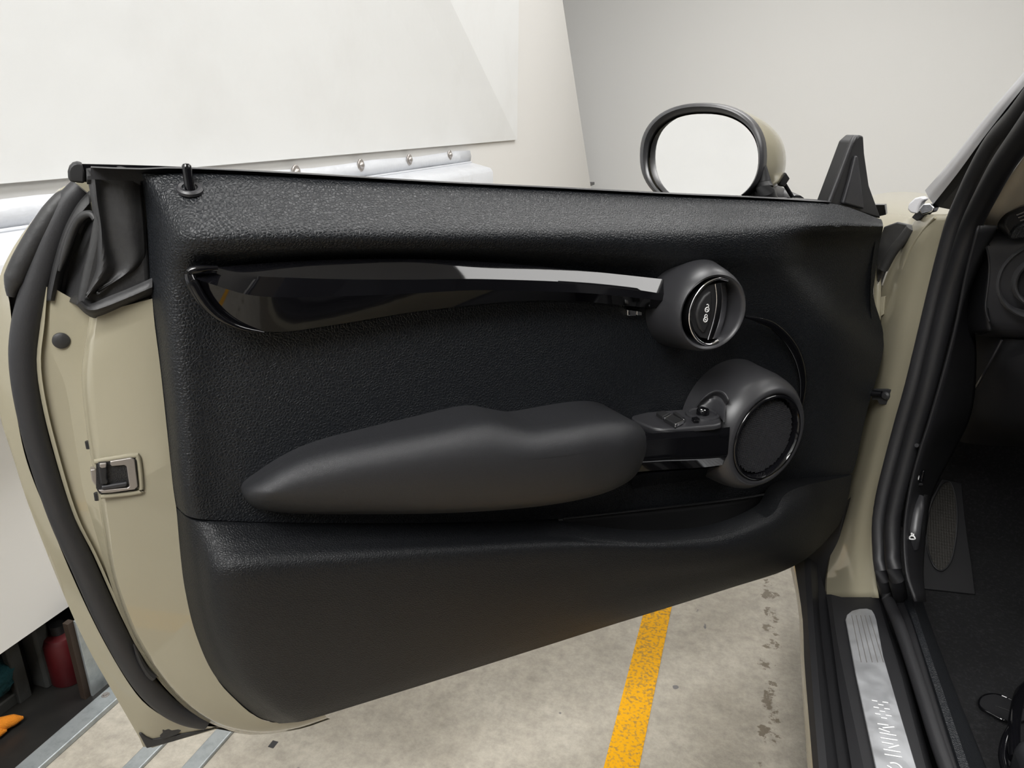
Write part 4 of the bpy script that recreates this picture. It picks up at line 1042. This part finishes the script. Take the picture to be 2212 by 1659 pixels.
# inner sill trim and carpet
I0 = [(1922, 1250), (1960, 1350), (2008, 1500), (2055, 1659)]
I1 = [(1955, 1240), (1985, 1340), (2036, 1490), (2094, 1659)]
I2 = [(1972, 1235), (2002, 1330), (2058, 1480), (2128, 1659)]
I3 = [(1976, 1240), (2006, 1336), (2062, 1486), (2134, 1665)]
loft('inner_sill_trim', [ext(sline(I0, .285)), ext(sline([((a[0] + b[0]) / 2, (a[1] + b[1]) / 2) for a, b in zip(I0, I1)], .302)), ext(sline(I1, .300)), ext(sline(I1, .292)), ext(sline(I2, .235)), ext(sline(I3, .16))], 'grain', car, n=40, m=3, sharp=40, label='grained black inner sill trim')
slab('cabin_floor', [(.30, -.6, .165), (1.75, -.6, .165), (1.75, 2.0, .165), (.30, 2.0, .165)], (0, 0, -.04), 'carpet', car, smooth=False, label='charcoal carpet of the footwell')
slab('firewall', [(.28, 1.83, .12), (1.75, 1.83, .12), (1.75, 1.83, .84), (.28, 1.83, .84)], (0, .05, 0), 'carpet', car, smooth=False, label='dark carpeted bulkhead')
# kick panel inside the seal
KA = [(2110, 486, 1.52), (2084, 590, 1.54), (2062, 700, 1.55), (2036, 800, 1.55), (2004, 910, 1.545), (1982, 980, 1.54), (1962, 1060, 1.53), (1950, 1150, 1.51), (1955, 1240, 1.48), (1975, 1300, 1.45)]
KB = [(2150, 486, 1.60), (2120, 560, 1.66), (2092, 640, 1.74), (2104, 760, 1.74), (2096, 880, 1.76), (2064, 960, 1.82), (2012, 1060, 1.72), (1996, 1150, 1.64), (1990, 1240, 1.60), (1996, 1300, 1.57)]
loft('kick_panel', [[PK(*p) for p in KA], [PK((a[0] + b[0]) / 2, (a[1] + b[1]) / 2, (a[2] + b[2]) / 2 - .012) for a, b in zip(KA, KB)], [PK(*p) for p in KB]], 'dark', car, n=50, m=5, smooth_across=True, thick=0.004, label='black kick panel')
tube('kick_panel_joint', [PK(1980, 962, 1.535), PK(2005, 966, 1.60), PK(2040, 962, 1.74), PK(2052, 956, 1.80)], .0035, 'dark', car, n=20, seg=10)
# tailgate button with car mark
bt = slab('tailgate_button', [PK(*zf(*q), 1.575) for q in ((425, 300), (520, 300), (500, 410), (410, 408))], (.004, .006, 0), 'gloss', car, bevel=0.0015, label='small black button with white car mark')
V1, F1 = tube('x', [PK(*zf(*q), 1.570) for q in ((440, 330), (462, 335), (466, 360), (460, 385), (440, 386), (436, 362))], .0013, 'white_mark', raw=True, closed=True, n=30, seg=6)
build('car_mark', V1, F1, 'white_mark', bt)
tube('button_lip', [PK(*zf(385, 428), 1.565), PK(*zf(498, 432), 1.59)], .003, 'dark', car, n=6, seg=10)
# bonnet release lever with mark
lvr = tube('bonnet_release_lever', [PK(*zf(470, 560), 1.60), PK(*zf(452, 660), 1.578), PK(*zf(430, 780), 1.560), PK(*zf(412, 920), 1.545), PK(*zf(405, 1040), 1.550)], [.010, .0125, .0125, .0125, .010], 'soft', car, n=40, seg=16, flat=0.8, flat_dir=(.8, 1, 0), label='black bonnet release lever with white mark')
tube('lever_recess', [PK(*zf(478, 520), 1.64), PK(*zf(440, 780), 1.62), PK(*zf(405, 1110), 1.59)], [.014, .016, .012], 'field', car, n=24, seg=14)
V1, F1 = tube('x', [PK(*zf(*q), 1.527) for q in ((376, 955), (385, 940), (395, 932), (420, 934), (428, 945), (434, 958), (420, 964), (390, 962))], .0012, 'white_mark', raw=True, closed=True, n=30, seg=6)
V2, F2 = tube('x', [PK(*zf(*q), 1.527) for q in ((394, 908), (404, 905), (404, 914), (396, 924), (406, 926))], .0009, 'white_mark', raw=True, n=14, seg=6)
V3, F3 = tube('x', [PK(*zf(*q), 1.527) for q in ((412, 912), (422, 926))], .0009, 'white_mark', raw=True, n=3, seg=6, smooth_path=False)
V4, F4 = tube('x', [PK(*zf(*q), 1.527) for q in ((422, 912), (411, 926))], .0009, 'white_mark', raw=True, n=3, seg=6, smooth_path=False)
VV, FF = [], []
for v, f in ((V1, F1), (V2, F2), (V3, F3), (V4, F4)):
    FF += [tuple(i + len(VV) for i in q) for q in f]; VV += list(v)
build('release_mark', VV, FF, 'white_mark', lvr, label='white 2x and car mark')
# foot rest with ribbed oval pad
f0, f1 = PZ(*zf(480, 1440), .168), PZ(*zf(1022, 1500), .168)
fup = np.array([0.0, .62, .50]); fup /= np.linalg.norm(fup)
fn = np.cross(f1 - f0, fup); fn /= np.linalg.norm(fn)
if fn[2] < 0: fn = -fn
fo = [on(*zf(*q), fn, fn @ f0) for q in ((480, 1440), (1022, 1500), (985, 1200), (950, 980), (915, 700), (890, 420), (700, 380), (560, 640), (455, 900), (452, 1150))]
fr_ = root('foot_rest', '', '', (0, 0, 0)); fr_.parent = car; del fr_['category']; fr_['label'] = 'dark foot rest with ribbed oval pad'
slab('board', fo, -fn * .012, 'dark', fr_, bevel=0.002)
po = [(690, 1268), (740, 1235), (790, 1150), (828, 960), (842, 740), (828, 560), (795, 440), (745, 400), (680, 450), (600, 600), (555, 760), (540, 880), (552, 1040), (600, 1190), (645, 1252)]
pz = [on(*q, fn, fn @ f0 + .004) for q in crom([zf(*q) for q in po], 44, True)]
slab('pad', pz, -fn * .005, 'pad', fr_, bevel=0.0015)
tube('pad_rim', pz, .0018, 'dark', fr_, n=80, seg=8, closed=True)

# dashboard end and round air vent
ds = root('dashboard', '', '', (0, 0, 0)); ds.parent = car; del ds['category']; ds['label'] = 'black dashboard end with a round air vent'
DY = 1.34
dsl = [(320, 490), (250, 620), (150, 850), (100, 1100), (70, 1300), (60, 1440), (90, 1480)]
dsm = [(340, 490), (372, 650), (376, 800), (360, 960), (338, 1150), (350, 1280), (385, 1440)]
loft('side_panel', [[PY(*zd(*q), DY + .10) for q in dsl], [PY(*zd((a[0] + b[0]) / 2, (a[1] + b[1]) / 2), DY + .035) for a, b in zip(dsl, dsm)] if False else [PY(*zd((a[0] + b[0]) / 2 - 10, (a[1] + b[1]) / 2), DY + .045) for a, b in zip(dsl, dsm)], [PY(*zd(*q), DY) for q in dsm]], 'dark', ds, n=30, m=5, smooth_across=True, thick=0.004)
dst = [(330, 345), (520, 335), (740, 330), (1600, 330), (3000, 330)]
fa = [[PY(*zd(*q), DY + .06) for q in ((330, 335), (520, 335), (900, 300), (1600, 300), (3200, 300))], [PY(*zd(*q), DY + .004) for q in ((328, 490), (520, 470), (900, 440), (1600, 440), (3200, 440))],
      [PY(*zd(*q), DY - .004) for q in ((376, 800), (560, 800), (900, 800), (1600, 800), (3200, 800))], [PY(*zd(*q), DY) for q in ((338, 1180), (560, 1190), (900, 1200), (1600, 1200), (3200, 1200))],
      [PY(*zd(*q), DY + .03) for q in ((385, 1440), (560, 1480), (900, 1500), (1600, 1500), (3200, 1500))], [PY(*zd(*q), DY + .16) for q in ((90, 1490), (500, 1520), (900, 1520), (1600, 1520), (3200, 1520))]]
loft('fascia', fa, 'soft', ds, n=40, m=6, smooth_across=True)
tube('crease_highlight', [PY(*zd(*q), DY - .007) for q in ((320, 492), (352, 580), (374, 720), (372, 860), (356, 1000), (336, 1170), (350, 1270), (378, 1335))], .0013, 'soft', ds, n=40, seg=8)  # lighter bead on the panel edge, standing in for its crease highlight
vc = PY(2252, 608, DY - .012)
vr = np.linalg.norm(PY(2160, 600, DY - .012) - vc)
lathe('vent_ring', vc, (-.1, -1, .05), [(vr * 1.06, -.008), (vr * 1.04, .002), (vr, .006), (vr * .96, .002), (vr * .90, -.012), (vr * .72, -.02)], 'ring', ds, seg=72)
lathe('vent_bezel', vc, (-.1, -1, .05), [(vr * .70, -.03), (vr * .70, .012), (vr * .66, .018), (vr * .60, .014), (vr * .56, -.02), (vr * .3, -.03), (0, -.03)], 'ring', ds, seg=72)
lathe('vent_chrome', vc, (-.1, -1, .05), [(vr * .58, .012), (vr * .565, .016), (vr * .55, .012)], 'chrome', ds, seg=72)
# corner grille on top of the dash
slab('corner_grille', [PY(*zd(*q), DY - .01) for q in ((520, 330), (535, 265), (565, 210), (640, 180), (740, 150), (1100, 90), (1100, 400), (740, 470), (600, 475))], (0, .05, 0), 'dark', ds, bevel=0.004)
slab('grille_pad', [PY(*zd(*q), DY - .022) for q in ((600, 462), (612, 410), (660, 345), (740, 310), (1100, 250), (1100, 400), (742, 460), (640, 478))], (0, .04, 0), 'grain', ds, bevel=0.006, bseg=3)
for k, (a, b) in enumerate((((662, 222), (800, 168)), ((680, 250), (800, 205)), ((700, 282), (800, 246)))):
    tube('grille_slat', [PY(*zd(*a), DY - .012), PY(*zd(*b), DY - .012)], .0016, 'chrome', ds, n=4, seg=8)
# knee panel below
kn_ = [[PY(2078, 720, DY + .16), PY(2160, 730, DY + .06), PY(2250, 735, DY + .04), PY(2600, 735, DY + .04)], [PY(2075, 760, DY + .2), PY(2150, 770, DY + .06), PY(2250, 765, DY - .01), PY(2600, 765, DY - .01)],
       [PY(2072, 820, DY + .24), PY(2130, 830, DY + .10), PY(2250, 830, DY - .01), PY(2600, 830, DY)], [PY(2066, 880, DY + .26), PY(2110, 905, DY + .16), PY(2250, 930, DY + .05), PY(2600, 930, DY + .05)], [PY(2058, 950, DY + .32), PY(2110, 960, DY + .26), PY(2250, 965, DY + .2), PY(2600, 965, DY + .2)]]
loft('knee_panel', kn_, 'felt', ds, n=40, m=5, smooth_across=True)
tube('knee_panel_seam', [PY(2164, 735, DY + .03), PY(2140, 780, DY + .05), PY(2115, 825, DY + .1), PY(2085, 872, DY + .19), PY(2066, 882, DY + .23)], .002, 'soft', ds, n=24, seg=8)

# inner pillar lining; unseen roof and far side, added to darken the cabin
pl1 = [PK(2108, 492, 1.60), PK(2135, 455, 1.56), PK(2165, 405, 1.50), PK(2210, 340, 1.43), PK(2300, 220, 1.30), PK(2420, 62, 1.13)]
pl2 = [PK(2170, 492, 1.72), PK(2230, 440, 1.70), PK(2290, 380, 1.66), PK(2360, 300, 1.58), PK(2440, 190, 1.45), PK(2560, 40, 1.25)]
loft('pillar_lining', [pl1 + to_roof(pl1[-1])[:3], pl2 + [p_ + np.array([.06, 0, .02]) for p_ in to_roof(pl2[-1])[:3]]], 'beige_cloth', car, n=50, m=3, thick=0.004, label='beige lining of the windscreen pillar')
slab('roof', [(.36, .45, 1.385), (1.45, .45, 1.385), (1.42, -1.6, 1.42), (.40, -1.6, 1.42)], (0, 0, .05), 'paint', car, bevel=0.01, label='beige roof')
slab('roof_lining', [(.36, .45, 1.38), (1.45, .45, 1.38), (1.42, -1.6, 1.405), (.40, -1.6, 1.405)], (0, 0, -.015), 'beige_cloth', car, smooth=False, label='beige roof lining')
slab('dash_top', [(.35, 1.395, .945), (1.66, 1.395, .945), (1.66, 1.86, .90), (.30, 1.86, .90)], (0, 0, -.02), 'dark', ds, smooth=False)
slab('far_side', [(1.72, 1.9, .15), (1.72, -1.6, .15), (1.60, -1.6, 1.40), (1.60, 1.0, 1.40), (1.70, 1.9, .95)], (.05, 0, 0), 'dark', car, smooth=False)

# seat with its adjusting bar, and the floor mat clip
seat = root('front_seat', 'black leather front seat corner with a curved metal bar', 'seat', (.62, .55, .17))
sc0 = PZ(2212, 1620, .22)
tube('adjusting_bar', [PZ(2222, 1480, .235), PZ(2204, 1500, .245), PZ(2194, 1540, .25), PZ(2190, 1580, .25), PZ(2192, 1640, .245)], .0085, 'gloss', seat, n=40, seg=14, label='dark polished metal bar')
boxw('seat_cushion', (.465, .42, .25), (.985, 1.0, .41), 'leather', seat, bevel=.06, bseg=5)
boxw('side_trim', (.428, .35, .185), (.475, 1.025, .285), 'leather', seat, bevel=.022, bseg=4)
tube('trim_edge', [PZ(2186, 1572, .25), PZ(2172, 1598, .245), PZ(2166, 1630, .24), PZ(2172, 1665, .235)], .006, 'gloss', seat, n=20, seg=10)
boxw('seat_rail', (.50, .35, .165), (.54, .98, .25), 'matte', seat, bevel=0.002)
boxw('backrest', (.49, .18, .38), (.96, .36, 1.02), 'leather', seat, bevel=0.06, bseg=5)
boxw('head_rest', (.60, .20, 1.06), (.85, .30, 1.22), 'leather', seat, bevel=0.04, bseg=4)
for hx_ in (.67, .78):
    tube('head_rest_post', [(hx_, .25, 1.0), (hx_, .25, 1.08)], .007, 'chrome', seat, n=3, seg=10, smooth_path=False)
zm = .168
mpx = [(2115, 1522), (2118, 1508), (2132, 1500), (2155, 1500), (2185, 1512), (2215, 1532), (2225, 1548), (2212, 1558), (2190, 1560), (2165, 1554), (2140, 1541), (2124, 1532)]
mo = [PZ(*q, zm + .004) for q in crom(mpx, 40, True)]
mt = root('mat_fastener', 'oval dark mat fastener disc on the carpet', 'fastener', tuple(np.mean(mo, axis=0) - np.array([0, 0, .004])))
slab('disc', mo, (0, 0, -.004), 'dark', mt, bevel=0.001)
tube('disc_rim', mo, .0014, 'gloss', mt, n=60, seg=8, closed=True)
tube('slot', [PZ(2150, 1525, zm + .0045), PZ(2180, 1536, zm + .0045)], .0012, 'field', mt, n=4, seg=6)
